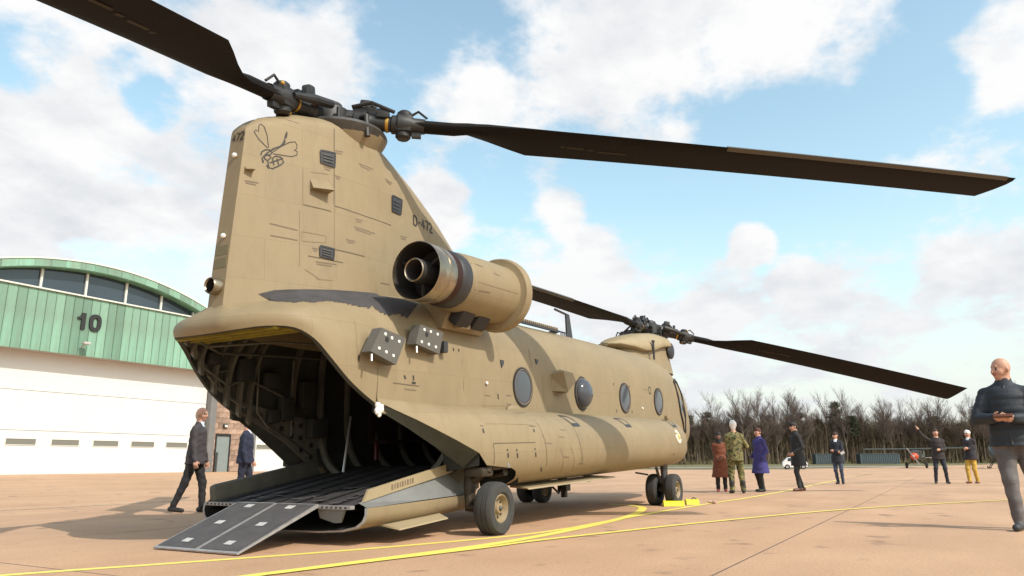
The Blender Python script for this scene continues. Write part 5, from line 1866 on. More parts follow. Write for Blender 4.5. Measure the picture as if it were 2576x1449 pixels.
# ------------------------------------------------------------------ people
def surface_net(vol, lab, org, h):
    """naive surface nets: a closed skin round the cells where vol changes sign"""
    s = vol < 0
    nx, ny, nz = vol.shape
    c = np.zeros((nx - 1, ny - 1, nz - 1), int)
    for dx in (0, 1):
        for dy in (0, 1):
            for dz in (0, 1):
                c += s[dx:nx - 1 + dx, dy:ny - 1 + dy, dz:nz - 1 + dz]
    act = (c > 0) & (c < 8)
    idx = np.argwhere(act)
    num = -np.ones(act.shape, int)
    num[act] = np.arange(len(idx))
    acc = np.zeros((len(idx), 3))
    cnt = np.zeros(len(idx))
    corners = [(a, b, d) for a in (0, 1) for b in (0, 1) for d in (0, 1)]
    for i in range(8):
        for j in range(i + 1, 8):
            p, q = np.array(corners[i]), np.array(corners[j])
            if abs(p - q).sum() != 1:
                continue
            va = vol[idx[:, 0] + p[0], idx[:, 1] + p[1], idx[:, 2] + p[2]]
            vb = vol[idx[:, 0] + q[0], idx[:, 1] + q[1], idx[:, 2] + q[2]]
            m = (va < 0) != (vb < 0)
            t = np.where(m, va / np.where(m, va - vb, 1), 0)
            acc[m] += (p + t[:, None] * (q - p))[m]
            cnt[m] += 1
    V = org + (idx + acc / cnt[:, None]) * h
    vl = lab[np.clip(np.round(idx[:, 0] + 0.5).astype(int), 0, nx - 1), np.clip(np.round(idx[:, 1] + 0.5).astype(int), 0, ny - 1), np.clip(np.round(idx[:, 2] + 0.5).astype(int), 0, nz - 1)]
    F = []
    for ax in range(3):
        o1, o2 = [(1, 2), (2, 0), (0, 1)][ax]
        sl0, sl1 = [slice(None)] * 3, [slice(None)] * 3
        sl0[ax], sl1[ax] = slice(0, -1), slice(1, None)
        e = s[tuple(sl0)] != s[tuple(sl1)]
        g = np.argwhere(e)
        g = g[(g[:, o1] > 0) & (g[:, o2] > 0) & (g[:, o1] < vol.shape[o1] - 1) & (g[:, o2] < vol.shape[o2] - 1)]
        flip = s[g[:, 0], g[:, 1], g[:, 2]]
        q = []
        for (a, b) in ((-1, -1), (0, -1), (0, 0), (-1, 0)):
            k = g.copy()
            k[:, o1] += a
            k[:, o2] += b
            q.append(num[k[:, 0], k[:, 1], k[:, 2]])
        q = np.stack(q, 1)
        q[~flip] = q[~flip][:, ::-1]
        F.append(q)
    return V, np.concatenate(F), vl


class Body:
    def __init__(self):
        self.pr = []

    def cone(self, a, b, r1, r2, lab, k=0.025, flat=(1, 1, 1), zmin=None):
        self.pr.append(('c', np.array(a, float), np.array(b, float), r1, r2, lab, k, np.array(flat, float), zmin))
        return self

    def ell(self, c, r, lab, k=0.02):
        self.pr.append(('e', np.array(c, float), np.array(r, float), lab, k))
        return self

    def mesh(self, h, labels, ripple=None):
        lo, hi = np.full(3, 9.0), np.full(3, -9.0)
        for p in self.pr:
            if p[0] == 'c':
                r = max(p[3], p[4]) / p[7]
                lo = np.minimum(lo, np.minimum(p[1] - r, p[2] - r))
                hi = np.maximum(hi, np.maximum(p[1] + r, p[2] + r))
            else:
                lo, hi = np.minimum(lo, p[1] - p[2]), np.maximum(hi, p[1] + p[2])
        lo -= 3 * h + 0.02
        hi += 3 * h + 0.02
        n = np.ceil((hi - lo) / h).astype(int) + 1
        vol = np.full(n, 0.5)
        best = np.full(n, 0.5)
        lab = np.zeros(n, int)
        for p in self.pr:
            if p[0] == 'c':
                r = max(p[3], p[4]) / p[7]
                a0, b0 = np.minimum(p[1] - r, p[2] - r), np.maximum(p[1] + r, p[2] + r)
                k, name = p[6], p[5]
            else:
                a0, b0 = p[1] - p[2], p[1] + p[2]
                k, name = p[4], p[3]
            i0 = np.maximum(0, np.floor((a0 - 0.05 - lo) / h).astype(int))
            i1 = np.minimum(n, np.ceil((b0 + 0.05 - lo) / h).astype(int) + 1)
            X, Y, Z = np.meshgrid(*[lo[j] + h * np.arange(i0[j], i1[j]) for j in range(3)], indexing='ij')
            if p[0] == 'c':
                fl = p[7]
                A, B = p[1] * fl, p[2] * fl
                ba = B - A
                px, py, pz = X * fl[0] - A[0], Y * fl[1] - A[1], Z * fl[2] - A[2]
                t = np.clip((px * ba[0] + py * ba[1] + pz * ba[2]) / max(1e-9, ba @ ba), 0, 1)
                d = np.sqrt((px - t * ba[0]) ** 2 + (py - t * ba[1]) ** 2 + (pz - t * ba[2]) ** 2) - (p[3] + (p[4] - p[3]) * t)
                if p[8] is not None:
                    d = np.maximum(d, p[8] - Z)
            else:
                q = np.sqrt(((X - p[1][0]) / p[2][0]) ** 2 + ((Y - p[1][1]) / p[2][1]) ** 2 + ((Z - p[1][2]) / p[2][2]) ** 2)
                d = (q - 1) * p[2].min()
            if ripple and name in ripple:
                amp, wl = ripple[name]
                d = d - amp * np.abs(np.sin(math.pi * Z / wl))
            sl = tuple(slice(i0[j], i1[j]) for j in range(3))
            v = vol[sl]
            hh = np.clip(0.5 + 0.5 * (v - d) / k, 0, 1)
            vol[sl] = v * (1 - hh) + d * hh - k * hh * (1 - hh)
            bb = best[sl]
            m = d < bb
            bb[m] = d[m]
            best[sl] = bb
            ll = lab[sl]
            ll[m] = labels.index(name)
            lab[sl] = ll
        return surface_net(vol, lab, lo, h)


def ik(a, b, l1, l2, hint):
    a, b, hint = np.array(a, float), np.array(b, float), np.array(hint, float)
    d = b - a
    L = min(np.linalg.norm(d), (l1 + l2) * 0.998)
    u = d / max(1e-6, np.linalg.norm(d))
    x = (l1 * l1 - l2 * l2 + L * L) / (2 * L)
    hgt = math.sqrt(max(0, l1 * l1 - x * x))
    w = hint - u * (hint @ u)
    w = w / max(1e-6, np.linalg.norm(w))
    return a + u * x + w * hgt, a + u * L


SKINS = {}


def cloth(name, col, rough=0.85, var=0.2, vs=6.0, bump=0.25, bs=35):
    return mat(name, col, rough, var=var, vscale=vs, bump=bump, bscale=bs)


def camo_mat():
    if 'camouflage' in MATS:
        return MATS['camouflage']
    m = mat('camouflage', (0.12, 0.12, 0.05), 0.9)
    nt = m.node_tree
    b = nt.nodes['Principled BSDF']
    N, L = nt.nodes.new, nt.links.new
    tc = N('ShaderNodeTexCoord')
    n = N('ShaderNodeTexNoise')
    n.inputs['Scale'].default_value = 11
    n.inputs['Detail'].default_value = 3
    n.inputs['Distortion'].default_value = 0.8
    L(tc.outputs['Object'], n.inputs['Vector'])
    cr = N('ShaderNodeValToRGB')
    cr.color_ramp.interpolation = 'CONSTANT'
    e = cr.color_ramp.elements
    e[0].position, e[0].color = 0.0, (0.025, 0.025, 0.015, 1)
    e[1].position, e[1].color = 0.42, (0.10, 0.11, 0.035, 1)
    for p_, c_ in ((0.50, (0.24, 0.20, 0.085, 1)), (0.57, (0.085, 0.05, 0.022, 1)), (0.63, (0.13, 0.13, 0.045, 1))):
        q = e.new(p_)
        q.color = c_
    L(n.outputs[0], cr.inputs[0])
    L(cr.outputs[0], b.inputs['Base Color'])
    return m


M_SKIN = mat('skin', (0.52, 0.28, 0.19), 0.55, var=0.12, vscale=14)
M_SKIND = mat('skin_dark', (0.20, 0.09, 0.055), 0.55, var=0.12, vscale=14)
M_EYE = mat('eye_dark', (0.03, 0.02, 0.018), 0.3)
M_LIP = mat('lip', (0.36, 0.13, 0.10), 0.5)


def person(label, loc, heading, H, fit, pose, vox=0.013, name='person'):
    """fit: materials by label (skin, top, shirt, pants, shoe, hair); pose: joint targets in a 1.8 m figure, x forward, y left"""
    P = pose
    B = Body()
    lean = P.get('lean', 0.0)

    def T(x, y, z):     # torso lean about the hip
        dz = max(0, z - 0.93)
        return (x + lean * dz, y, z)
    wide = P.get('wide', 1.0)
    hipz = P.get('hip', 0.93)
    coat = P.get('hem')             # coat hem height or None
    loose = P.get('loose', 1.0)
    # legs
    for s, key in ((1, 'footL'), (-1, 'footR')):
        fx, fy, fa = P.get(key, (0.0, 0.10 * s, 0.0))[:3]
        fz = P.get(key, (0, 0, 0, 0))[3] if len(P.get(key, (0, 0, 0))) > 3 else 0.0
        ca, sa = math.cos(fa), math.sin(fa)
        hip = (0, 0.085 * s, hipz - 0.02)
        ank = (fx, fy, 0.095 + fz)
        kn, an = ik(hip, ank, 0.425, 0.41, (ca, sa * 0.5 + 0.02 * s, 0.1))
        B.cone(hip, kn, 0.098 * wide, 0.066 * loose, 'pants')
        B.cone(kn, an, 0.064 * loose, 0.052 * loose, 'pants')
        heel = (an[0] - 0.045 * ca, an[1] - 0.045 * sa, 0.05 + fz)
        toe = (an[0] + 0.165 * ca, an[1] + 0.165 * sa, 0.038 + fz * 0.3)
        B.cone(heel, toe, 0.046, 0.036, 'shoe', 0.01)
        if P.get('boots'):
            B.cone((an[0], an[1], 0.07), (an[0] * 0.97 + kn[0] * 0.03, an[1], 0.27), 0.054, 0.062, 'shoe', 0.01)
    # trunk
    fl = (1.0, 0.80, 1.0)
    B.cone((0, 0.07, hipz), (0, -0.07, hipz), 0.118 * wide, 0.118 * wide, 'pants')
    wr = 0.130 * wide
    B.cone(T(0, 0, 1.02), T(0.005, 0, 1.22), wr, wr * 1.04, 'top', 0.04, fl)
    B.cone(T(0.005, 0, 1.20), T(0, 0, 1.36), wr * 1.04, wr * 1.06, 'top', 0.04, (1.0, 0.76, 1.0))
    for s in (1, -1):
        B.cone(T(-0.005, 0.03 * s, 1.475), T(-0.005, 0.15 * s * wide, 1.425), 0.068, 0.070, 'top', 0.04)
    B.cone(T(0, 0, 1.40), T(-0.005, 0, 1.50), 0.11, 0.065, 'top', 0.04, (1, 0.8, 1))
    if coat is not None:
        hr = P.get('hemr', 0.17)
        B.cone(T(0, 0, 1.12), (P.get('hemx', 0.0), 0, coat), wr * 1.06, hr, 'top', 0.012, (0.95, 0.80, 1.0), coat)
    # open front of a jacket
    if 'shirt' in fit:
        B.cone(T(0.10, 0.0, 1.04), T(0.072, 0.0, 1.43), 0.046, 0.034, 'shirt', 0.01, (1, 0.75, 1))
        B.cone(T(0.02, 0.0, 1.455), T(0.012, 0, 1.505), 0.066, 0.063, 'shirt', 0.01)
        if P.get('tie'):
            B.cone(T(0.146, 0, 1.12), T(0.115, 0, 1.46), 0.022, 0.018, 'tie', 0.006)
    if P.get('collar'):
        B.cone(T(-0.005, 0, 1.47), T(-0.01, 0, 1.55), 0.085, 0.078, 'top', 0.02)
    if P.get('zip'):
        B.cone((0.185, 0, 0.88), T(0.10, 0, 1.50), 0.008, 0.008, 'zip', 0.004)
    # arms
    for s, key in ((1, 'handL'), (-1, 'handR')):
        sh = np.array(T(0, 0.168 * s * wide, 1.418))
        tgt = P.get(key, (0.06, 0.27 * s, 0.84))
        hint = P.get('elbow', (-1, 0.25 * s, -0.1))
        hint = (hint[0], abs(hint[1]) * s, hint[2])
        el, wrs = ik(sh, T(*tgt) if tgt[2] > 0.95 else tgt, 0.295, 0.255, hint)
        B.cone(sh, el, 0.060 * P.get('arm', 1.0), 0.051 * P.get('arm', 1.0), 'top', 0.02)
        B.cone(el, wrs, 0.052 * P.get('arm', 1.0), 0.040 * P.get('arm', 1.0), 'top', 0.015)
        d = (wrs - el) / np.linalg.norm(wrs - el)
        inward = np.array(P.get('palm' + key[-1], (0.2, -s, 0)), float)
        inward = inward - d * (inward @ d)
        inward /= max(1e-6, np.linalg.norm(inward))
        across = np.cross(d, inward)
        if P.get('pocket' + key[-1]):
            continue
        pal = wrs + d * 0.055
        B.cone(wrs, pal + d * 0.02, 0.024, 0.030, 'skin', 0.012)
        B.cone(pal + across * 0.022, pal - across * 0.022, 0.024, 0.024, 'skin', 0.01)
        curl = P.get('curl', 0.5)
        for f in range(4):
            o = across * (0.033 - 0.022 * f)
            l = (0.040, 0.046, 0.043, 0.034)[f]
            b0 = pal + d * 0.032 + o
            b1 = b0 + d * l * (1 - 0.35 * curl) + inward * l * 0.55 * curl
            b2 = b1 + d * l * 0.8 * (1 - curl) + inward * l * 0.8 * curl
            B.cone(b0, b1, 0.0105, 0.0095, 'skin', 0.005)
            B.cone(b1, b2, 0.0095, 0.008, 'skin', 0.004)
        th0 = wrs + d * 0.03 + across * 0.026 * P.get('thumb', 1)
        th1 = th0 + (d * 0.4 + across * 0.6 * P.get('thumb', 1) + inward * 0.5) * 0.04
        th2 = th1 + (d * 0.8 + inward * 0.4) * 0.034
        B.cone(th0, th1, 0.013, 0.0115, 'skin', 0.006)
        B.cone(th1, th2, 0.0115, 0.0095, 'skin', 0.005)
    # head
    hy = P.get('head', 0.0)
    ht = P.get('tilt', 0.0)
    c, s_ = math.cos(hy), math.sin(hy)
    base = np.array(T(0.0, 0, 1.53))

    def Hd(x, y, z):    # head frame: x forwards, z from chin(0) to crown(.24)
        xx, zz = x * math.cos(ht) + (z - 0.1) * math.sin(ht), -x * math.sin(ht) + (z - 0.1) * math.cos(ht) + 0.1
        return base + np.array((0.018 + c * xx - s_ * y, s_ * xx + c * y, 0.035 + zz))
    B.cone(T(-0.01, 0, 1.46), Hd(-0.02, 0, 0.06), 0.060, 0.058, 'skin', 0.02)
    B.ell(Hd(0.0, 0, 0.145), (0.096, 0.077, 0.100), 'skin', 0.02) if abs(s_) < 0.5 else B.ell(Hd(0.0, 0, 0.145), (0.084, 0.090, 0.100), 'skin', 0.02)
    B.cone(Hd(0.035, 0, 0.085), Hd(0.045, 0, 0.045), 0.060, 0.042, 'skin', 0.02)
    B.cone(Hd(0.05, 0.030, 0.09), Hd(0.05, -0.030, 0.09), 0.040, 0.040, 'skin', 0.02)
    B.cone(Hd(0.090, 0, 0.130), Hd(0.108, 0, 0.088), 0.011, 0.016, 'skin', 0.008)
    B.cone(Hd(0.082, 0.03, 0.147), Hd(0.082, -0.03, 0.147), 0.013, 0.013, 'skin', 0.01)
    for e in (1, -1):
        B.ell(Hd(0.087, 0.031 * e, 0.128), (0.0055, 0.0055, 0.0045), 'eye', 0.002)
        B.ell(Hd(-0.012, 0.080 * e, 0.115), (0.020, 0.014, 0.032), 'skin', 0.006)
    B.cone(Hd(0.090, 0.018, 0.062), Hd(0.090, -0.018, 0.062), 0.008, 0.008, 'lip', 0.004)
    hair = P.get('hair', 'short')
    if hair == 'short':
        B.cone(Hd(-0.025, 0, 0.165), Hd(0.025, 0, 0.185), 0.088, 0.076, 'hair', 0.008)
        B.cone(Hd(-0.045, 0, 0.10), Hd(-0.04, 0, 0.16), 0.066, 0.072, 'hair', 0.008)
    elif hair == 'fringe':
        B.cone(Hd(-0.046, 0, 0.085), Hd(-0.046, 0, 0.125), 0.060, 0.063, 'hair', 0.008)
        B.cone(Hd(-0.02, 0.07, 0.11), Hd(-0.02, -0.07, 0.11), 0.022, 0.022, 'hair', 0.006)
    elif hair == 'cap':
        B.cone(Hd(-0.03, 0, 0.16), Hd(0.02, 0, 0.195), 0.090, 0.080, 'hair', 0.008)
        B.cone(Hd(-0.05, 0, 0.07), Hd(-0.045, 0, 0.16), 0.060, 0.074, 'hair', 0.008)
    elif hair == 'long':
        B.cone(Hd(-0.02, 0, 0.165), Hd(0.02, 0, 0.185), 0.096, 0.082, 'hair', 0.008)
        B.cone(Hd(-0.04, 0.03, 0.13), Hd(-0.05, 0.05, -0.06), 0.075, 0.055, 'hair', 0.02)
        B.cone(Hd(-0.04, -0.03, 0.13), Hd(-0.05, -0.05, -0.06), 0.075, 0.055, 'hair', 0.02)
    elif hair == 'bun':
        B.cone(Hd(-0.02, 0, 0.165), Hd(0.02, 0, 0.185), 0.094, 0.080, 'hair', 0.008)
        B.cone(Hd(-0.05, 0, 0.09), Hd(-0.045, 0, 0.16), 0.066, 0.078, 'hair', 0.01)
    if P.get('scarf'):
        B.cone(T(0.02, 0, 1.50), T(0.02, 0, 1.55), 0.085, 0.080, 'scarf', 0.015)
    if P.get('backpack'):
        B.cone(T(-0.17, 0, 1.10), T(-0.17, 0, 1.36), 0.11, 0.09, 'bag', 0.02, (1, 0.8, 1))
    if P.get('glasses'):
        B.cone(Hd(0.098, 0.035, 0.130), Hd(0.098, -0.035, 0.130), 0.006, 0.006, 'frame', 0.003)
        for e in (1, -1):
            B.cone(Hd(0.096, 0.05 * e, 0.130), Hd(0.0, 0.080 * e, 0.128), 0.005, 0.005, 'frame', 0.003)
    labels = sorted({p[5] if p[0] == 'c' else p[3] for p in B.pr})
    V, F, vl = B.mesh(vox, labels, P.get('ripple'))
    # folds in the cloth: a smooth wobble of the surface, none on skin and hair
    soft = np.isin(vl, [labels.index(l) for l in ('top', 'pants', 'shirt') if l in labels]).astype(float)
    amp = P.get('fold', 0.0038)
    ph = (loc[0] * 3.1 + loc[1] * 1.7)
    wob = np.stack([np.sin(34 * V[:, 2] + 9 * V[:, 1] + ph) * np.sin(17 * V[:, 0] + 11 * V[:, 2] + 2 * ph) + 0.6 * np.sin(61 * V[:, 2] - 23 * V[:, 1] + ph),
                    np.sin(29 * V[:, 2] + 13 * V[:, 0] - ph) + 0.6 * np.sin(53 * V[:, 2] + 31 * V[:, 0] + 3 * ph),
                    np.zeros(len(V))], 1)
    V = V + wob * (amp * soft)[:, None]
    me = bpy.data.meshes.new(name)
    k = H / 1.80
    me.from_pydata((V * k).tolist(), [], F.tolist())
    for l in labels:
        me.materials.append(fit.get(l) or {'skin': M_SKIN, 'eye': M_EYE, 'lip': M_LIP}.get(l) or fit['top'])
    fl_ = np.array([np.bincount(vl[q]).argmax() for q in F])
    me.polygons.foreach_set('material_index', fl_)
    me.shade_smooth()
    me.update()
    o = bpy.data.objects.new(name, me)
    COL.objects.link(o)
    o.location = (loc[0], loc[1], gz(loc[0], loc[1]) + 0.002)
    o.rotation_euler = (0, 0, R(heading))
    tag(o, label, 'person')
    return o


def world_of(o, p, k=1.0):
    """a point of a figure's own frame in the world"""
    c, s = math.cos(o.rotation_euler.z), math.sin(o.rotation_euler.z)
    return Vector((o.location.x + k * (c * p[0] - s * p[1]), o.location.y + k * (s * p[0] + c * p[1]), o.location.z + k * p[2]))


C_BLACK = cloth('black_cloth', (0.018, 0.017, 0.018))
C_CHAR = cloth('charcoal_suit', (0.055, 0.047, 0.050))
C_NAVY = cloth('navy_suit', (0.020, 0.024, 0.050))
C_NAVYP = cloth('navy_trousers', (0.017, 0.020, 0.042))
C_SHIRT = cloth('pale_blue_shirt', (0.55, 0.62, 0.75))
C_WSHIRT = cloth('white_shirt', (0.72, 0.74, 0.78))
C_BROWN = cloth('rust_brown_coat', (0.17, 0.050, 0.022))
C_INDIGO = cloth('indigo_coat', (0.045, 0.038, 0.165))
C_DCOAT = cloth('black_overcoat', (0.022, 0.023, 0.026))
C_JEANS = cloth('blue_jeans', (0.040, 0.052, 0.085))
C_DJEANS = cloth('dark_jeans', (0.020, 0.023, 0.036))
C_GJEANS = cloth('grey_jeans', (0.135, 0.120, 0.118), var=0.45, vs=5, bump=0.6, bs=12)
C_YELLOW = cloth('mustard_trousers', (0.55, 0.34, 0.06))
C_PUFF = mat('navy_puffer', (0.020, 0.026, 0.036), 0.7, var=0.3, vscale=5, bump=0.35, bscale=16)
C_DJACK = cloth('dark_brown_jacket', (0.030, 0.024, 0.024))
C_SHOE = mat('black_shoe', (0.015, 0.014, 0.014), 0.4)
C_BSHOE = mat('brown_shoe', (0.10, 0.035, 0.015), 0.4)
C_GSHOE = mat('dark_grey_shoe', (0.035, 0.036, 0.040), 0.6)
H_GREY = mat('grey_hair', (0.20, 0.18, 0.16), 0.8)
H_WHITE = mat('white_hair', (0.80, 0.77, 0.73), 0.8)
H_BROWN = mat('brown_hair', (0.045, 0.020, 0.012), 0.7)
H_DARK = mat('dark_hair', (0.014, 0.011, 0.010), 0.7)
H_BALD = mat('shaved_hair', (0.42, 0.23, 0.165), 0.6)

p_left = person('bald man in glasses, charcoal suit jacket and pale shirt, walking', (2.25, 5.30), -56, 1.83,
                dict(top=C_CHAR, pants=C_BLACK, shoe=C_SHOE, shirt=C_SHIRT, hair=mat('thin_white_hair', (0.50, 0.36, 0.29), 0.8), tie=C_NAVY, frame=M_BLACK),
                dict(footL=(0.15, 0.10, 0.15), footR=(-0.27, -0.10, -0.1, 0.02), handR=(0.10, -0.27, 0.80), handL=(0.12, 0.26, 0.82), hem=0.82, hemr=0.158, hair='fringe', glasses=1, lean=0.04, loose=1.05, head=-0.1), 0.0115)
p_navy = person('grey haired man in navy suit with a hand in his pocket', (4.72, 6.90), -52, 1.82,
                dict(top=C_NAVY, pants=C_NAVYP, shoe=C_SHOE, shirt=C_WSHIRT, hair=H_GREY),
                dict(footL=(0.14, 0.10, 0.1), footR=(-0.16, -0.10, -0.1), handR=(0.08, -0.24, 0.88), handL=(0.12, 0.24, 0.9), pocketR=1, hem=0.84, hemr=0.165, lean=0.02, wide=1.06), 0.0125)
p_brown = person('woman in long rust brown belted coat facing the camouflaged soldier', (15.55, -0.62), 196, 1.68,
                 dict(top=C_BROWN, pants=C_BLACK, shoe=mat('red_shoe', (0.25, 0.03, 0.03), 0.5), hair=H_DARK, scarf=C_BLACK, skin=M_SKIND),
                 dict(footL=(0.0, 0.11, 0.1), footR=(0.02, -0.11, -0.1), handL=(0.17, 0.05, 1.02), handR=(0.17, -0.07, 1.0), hem=0.43, hemr=0.225, hemx=0.02, hair='long', scarf=1, arm=1.1, loose=1.15), 0.0135)
camo = camo_mat()
p_sold = person('white haired soldier in green camouflage seen from behind', (14.50, -1.32), 22, 1.94,
                dict(top=camo, pants=camo, shoe=mat('dark_boot', (0.022, 0.018, 0.015), 0.6), hair=H_WHITE),
                dict(footL=(-0.02, 0.13, 0.2), footR=(0.02, -0.15, -0.25), handL=(0.22, 0.10, 1.05), handR=(0.30, -0.28, 1.12), hem=0.80, hemr=0.168, hair='cap', boots=1, loose=1.25, arm=1.15, wide=1.05), 0.0135)
p_blue = person('woman in indigo knee length coat listening with hand in pocket', (15.75, -1.72), 148, 1.78,
                dict(top=C_INDIGO, pants=C_BLACK, shoe=C_SHOE, hair=mat('auburn_hair', (0.07, 0.018, 0.012), 0.7)),
                dict(footL=(0.06, 0.09, 0.1), footR=(-0.04, -0.10, -0.1), handL=(0.12, 0.20, 0.95), handR=(0.08, -0.24, 0.98), pocketL=1, pocketR=1, hem=0.52, hemr=0.215, hemx=0.02, hair='bun', collar=1, arm=1.1), 0.0135)
p_dark = person('tall dark haired man in black overcoat standing in profile', (16.75, -2.60), 122, 1.96,
                dict(top=C_DCOAT, pants=cloth('dark_grey_trousers', (0.028, 0.030, 0.032)), shoe=C_BSHOE, hair=H_DARK, shirt=C_DCOAT),
                dict(footL=(0.07, 0.09, 0.15), footR=(-0.08, -0.09, -0.1), handL=(0.14, 0.12, 1.0), handR=(0.12, -0.16, 1.0), hem=0.66, hemr=0.19, hemx=0.0, collar=1, lean=0.06, tilt=0.15, arm=1.1), 0.0135)
p_phone = person('man in dark navy coat and blue jeans with folded arms holding paper', (24.8, -2.72), 172, 1.94,
                 dict(top=cloth('dark_navy_coat', (0.014, 0.016, 0.024)), pants=C_JEANS, shoe=C_SHOE, hair=H_BROWN, shirt=C_WSHIRT),
                 dict(footL=(0.05, 0.12, 0.35), footR=(0.0, -0.06, -0.1), handL=(0.22, -0.02, 1.16), handR=(0.20, 0.10, 1.10), hem=0.74, hemr=0.175, arm=1.1, elbow=(-0.2, 1, -0.6)), 0.015)
p_point = person('man in dark jacket and jeans pointing upward with one raised arm', (26.5, -6.10), 188, 2.02,
                 dict(top=C_DJACK, pants=C_DJEANS, shoe=C_SHOE, hair=H_BROWN),
                 dict(footL=(0.0, 0.17, 0.2), footR=(0.0, -0.17, -0.2), handR=(0.12, -0.52, 1.80), handL=(0.24, 0.04, 1.12), hem=0.80, hemr=0.17, arm=1.1, curl=0.1, tilt=-0.2, elbow=(-0.4, 0.5, -0.8)), 0.015)
p_yellow = person('white haired man in dark jacket and mustard yellow trousers', (27.2, -7.16), 152, 1.98,
                  dict(top=cloth('dark_plum_jacket', (0.026, 0.021, 0.027)), pants=C_YELLOW, shoe=C_BSHOE, hair=H_WHITE, shirt=C_WSHIRT, bag=C_BLACK),
                  dict(footL=(-0.10, 0.08, 0.1), footR=(0.12, -0.08, -0.1), handL=(0.20, 0.05, 1.18), handR=(0.20, -0.05, 1.15), hem=0.80, hemr=0.18, arm=1.15, backpack=1, lean=-0.05, loose=1.1), 0.015)
p_right = person('bald man in navy puffer jacket and grey jeans holding brown wallet', (4.52, -7.13), 172, 2.07,
                 dict(top=C_PUFF, pants=C_GJEANS, shoe=C_GSHOE, hair=H_BALD, zip=M_BLACK),
                 dict(footL=(-0.22, 0.17, 0.1), footR=(0.14, -0.04, -0.15), handL=(0.27, 0.07, 1.14), handR=(0.27, -0.11, 1.15), hem=0.86, hemr=0.172, collar=1, arm=1.24, wide=1.12, hair='none', head=-0.85,
                      palmL=(0.3, -1, 0.5), palmR=(0.3, 1, 0.5), curl=0.75, elbow=(-0.5, 0.8, -0.5), loose=1.12, zip=1, fold=0.0026, ripple={'top': (0.0045, 0.075)}), 0.0085)
# things held
k = 2.07 / 1.8
b = MB()
b.bbox((0, 0, 0), (0.10, 0.20, 0.025), 0.008, Matrix.Rotation(0.35, 3, 'Y'))
wal = b.build('wallet', mat('brown_leather', (0.11, 0.035, 0.014), 0.5, var=0.3, vscale=20))
wal.location = world_of(p_right, (0.385, -0.02, 1.165), k)
wal.rotation_euler = (0, 0, p_right.rotation_euler.z)
tag(wal, 'brown leather wallet held by the man in navy puffer jacket', 'wallet')
b = MB()
b.box((0, 0, 0), (0.004, 0.15, 0.10), Matrix.Rotation(0.5, 3, 'X')).box((0.002, 0.04, 0.03), (0.003, 0.05, 0.04))
pap = b.build('paper_sheet', mat('white_paper', (0.80, 0.80, 0.80), 0.8), smooth=None)
pap.location = world_of(p_phone, (0.25, 0.25, 1.08), 1.94 / 1.8)
pap.rotation_euler = (0, 0, p_phone.rotation_euler.z)
tag(pap, 'small white paper held in folded arms by man in jeans', 'paper')
# ------------------------------------------------------------------ wheel chocks and bits on the ground
M_CHOCK = mat('chock_yellow', (0.72, 0.66, 0.02), 0.5, var=0.12, vscale=8)
for i, (x, y, rz_, L_, lab) in enumerate([(7.68, -1.72, -1.05, 0.40, 'yellow wheel chock lying in front of the helicopter front wheel'),
                                          (8.42, -1.86, -1.0, 0.26, 'short yellow wheel chock just beyond the longer chock')]):
    b = MB()
    b.prism([(-0.075, 0.0), (0.075, 0.0), (0.05, 0.08), (0.0, 0.10), (-0.05, 0.08)], L_, 'X', (-L_ / 2, 0, 0.004))
    o = empty('wheel_chock', (x, y, 0), rz_)
    bd = b.build('chock_body', M_CHOCK, o, smooth=None)
    for e in (-1, 1):
        MB().prism([(-0.08, 0.0), (0.08, 0.0), (0.055, 0.085), (0.0, 0.107), (-0.055, 0.085)], 0.03, 'X', (e * (L_ / 2 - 0.02) - 0.015, 0, 0.003)).build('chock_end', M_CHOCK, o, smooth=None)
    MB().tube([(0.0, 0.0, 0.10), (0.04, 0.02, 0.14), (0.10, 0.02, 0.105)], 0.012, 6).build('rope_loop', M_BLACK, o)
    tag(o, lab, 'wheel chock', 'yellow chocks at the front wheels')
b = MB()
pth = [(0.14 * math.cos(t * 1.9) * (0.4 + 0.1 * t), 0.10 * math.sin(t * 2.3), 0.02 + 0.012 * math.sin(3 * t) + 0.012) for t in [i * 0.3 for i in range(22)]]
b.tube(pth, 0.014, 6)
o = b.build('tie_strap', mat('pale_strap', (0.60, 0.42, 0.34), 0.9))
o.location = (9.0, -2.12, 0)
tag(o, 'pale crumpled strap lying on the yellow line', 'strap')

# ------------------------------------------------------------------ far vehicles
M_CARW = mat('white_car_paint', (0.75, 0.75, 0.75), 0.3)
M_CONT = mat('blue_grey_container', (0.065, 0.085, 0.095), 0.6, var=0.15, vscale=1)
M_CONTD = mat('container_dark_end', (0.022, 0.022, 0.024), 0.7)
M_RUB = mat('far_tyre', (0.02, 0.02, 0.02), 0.8)


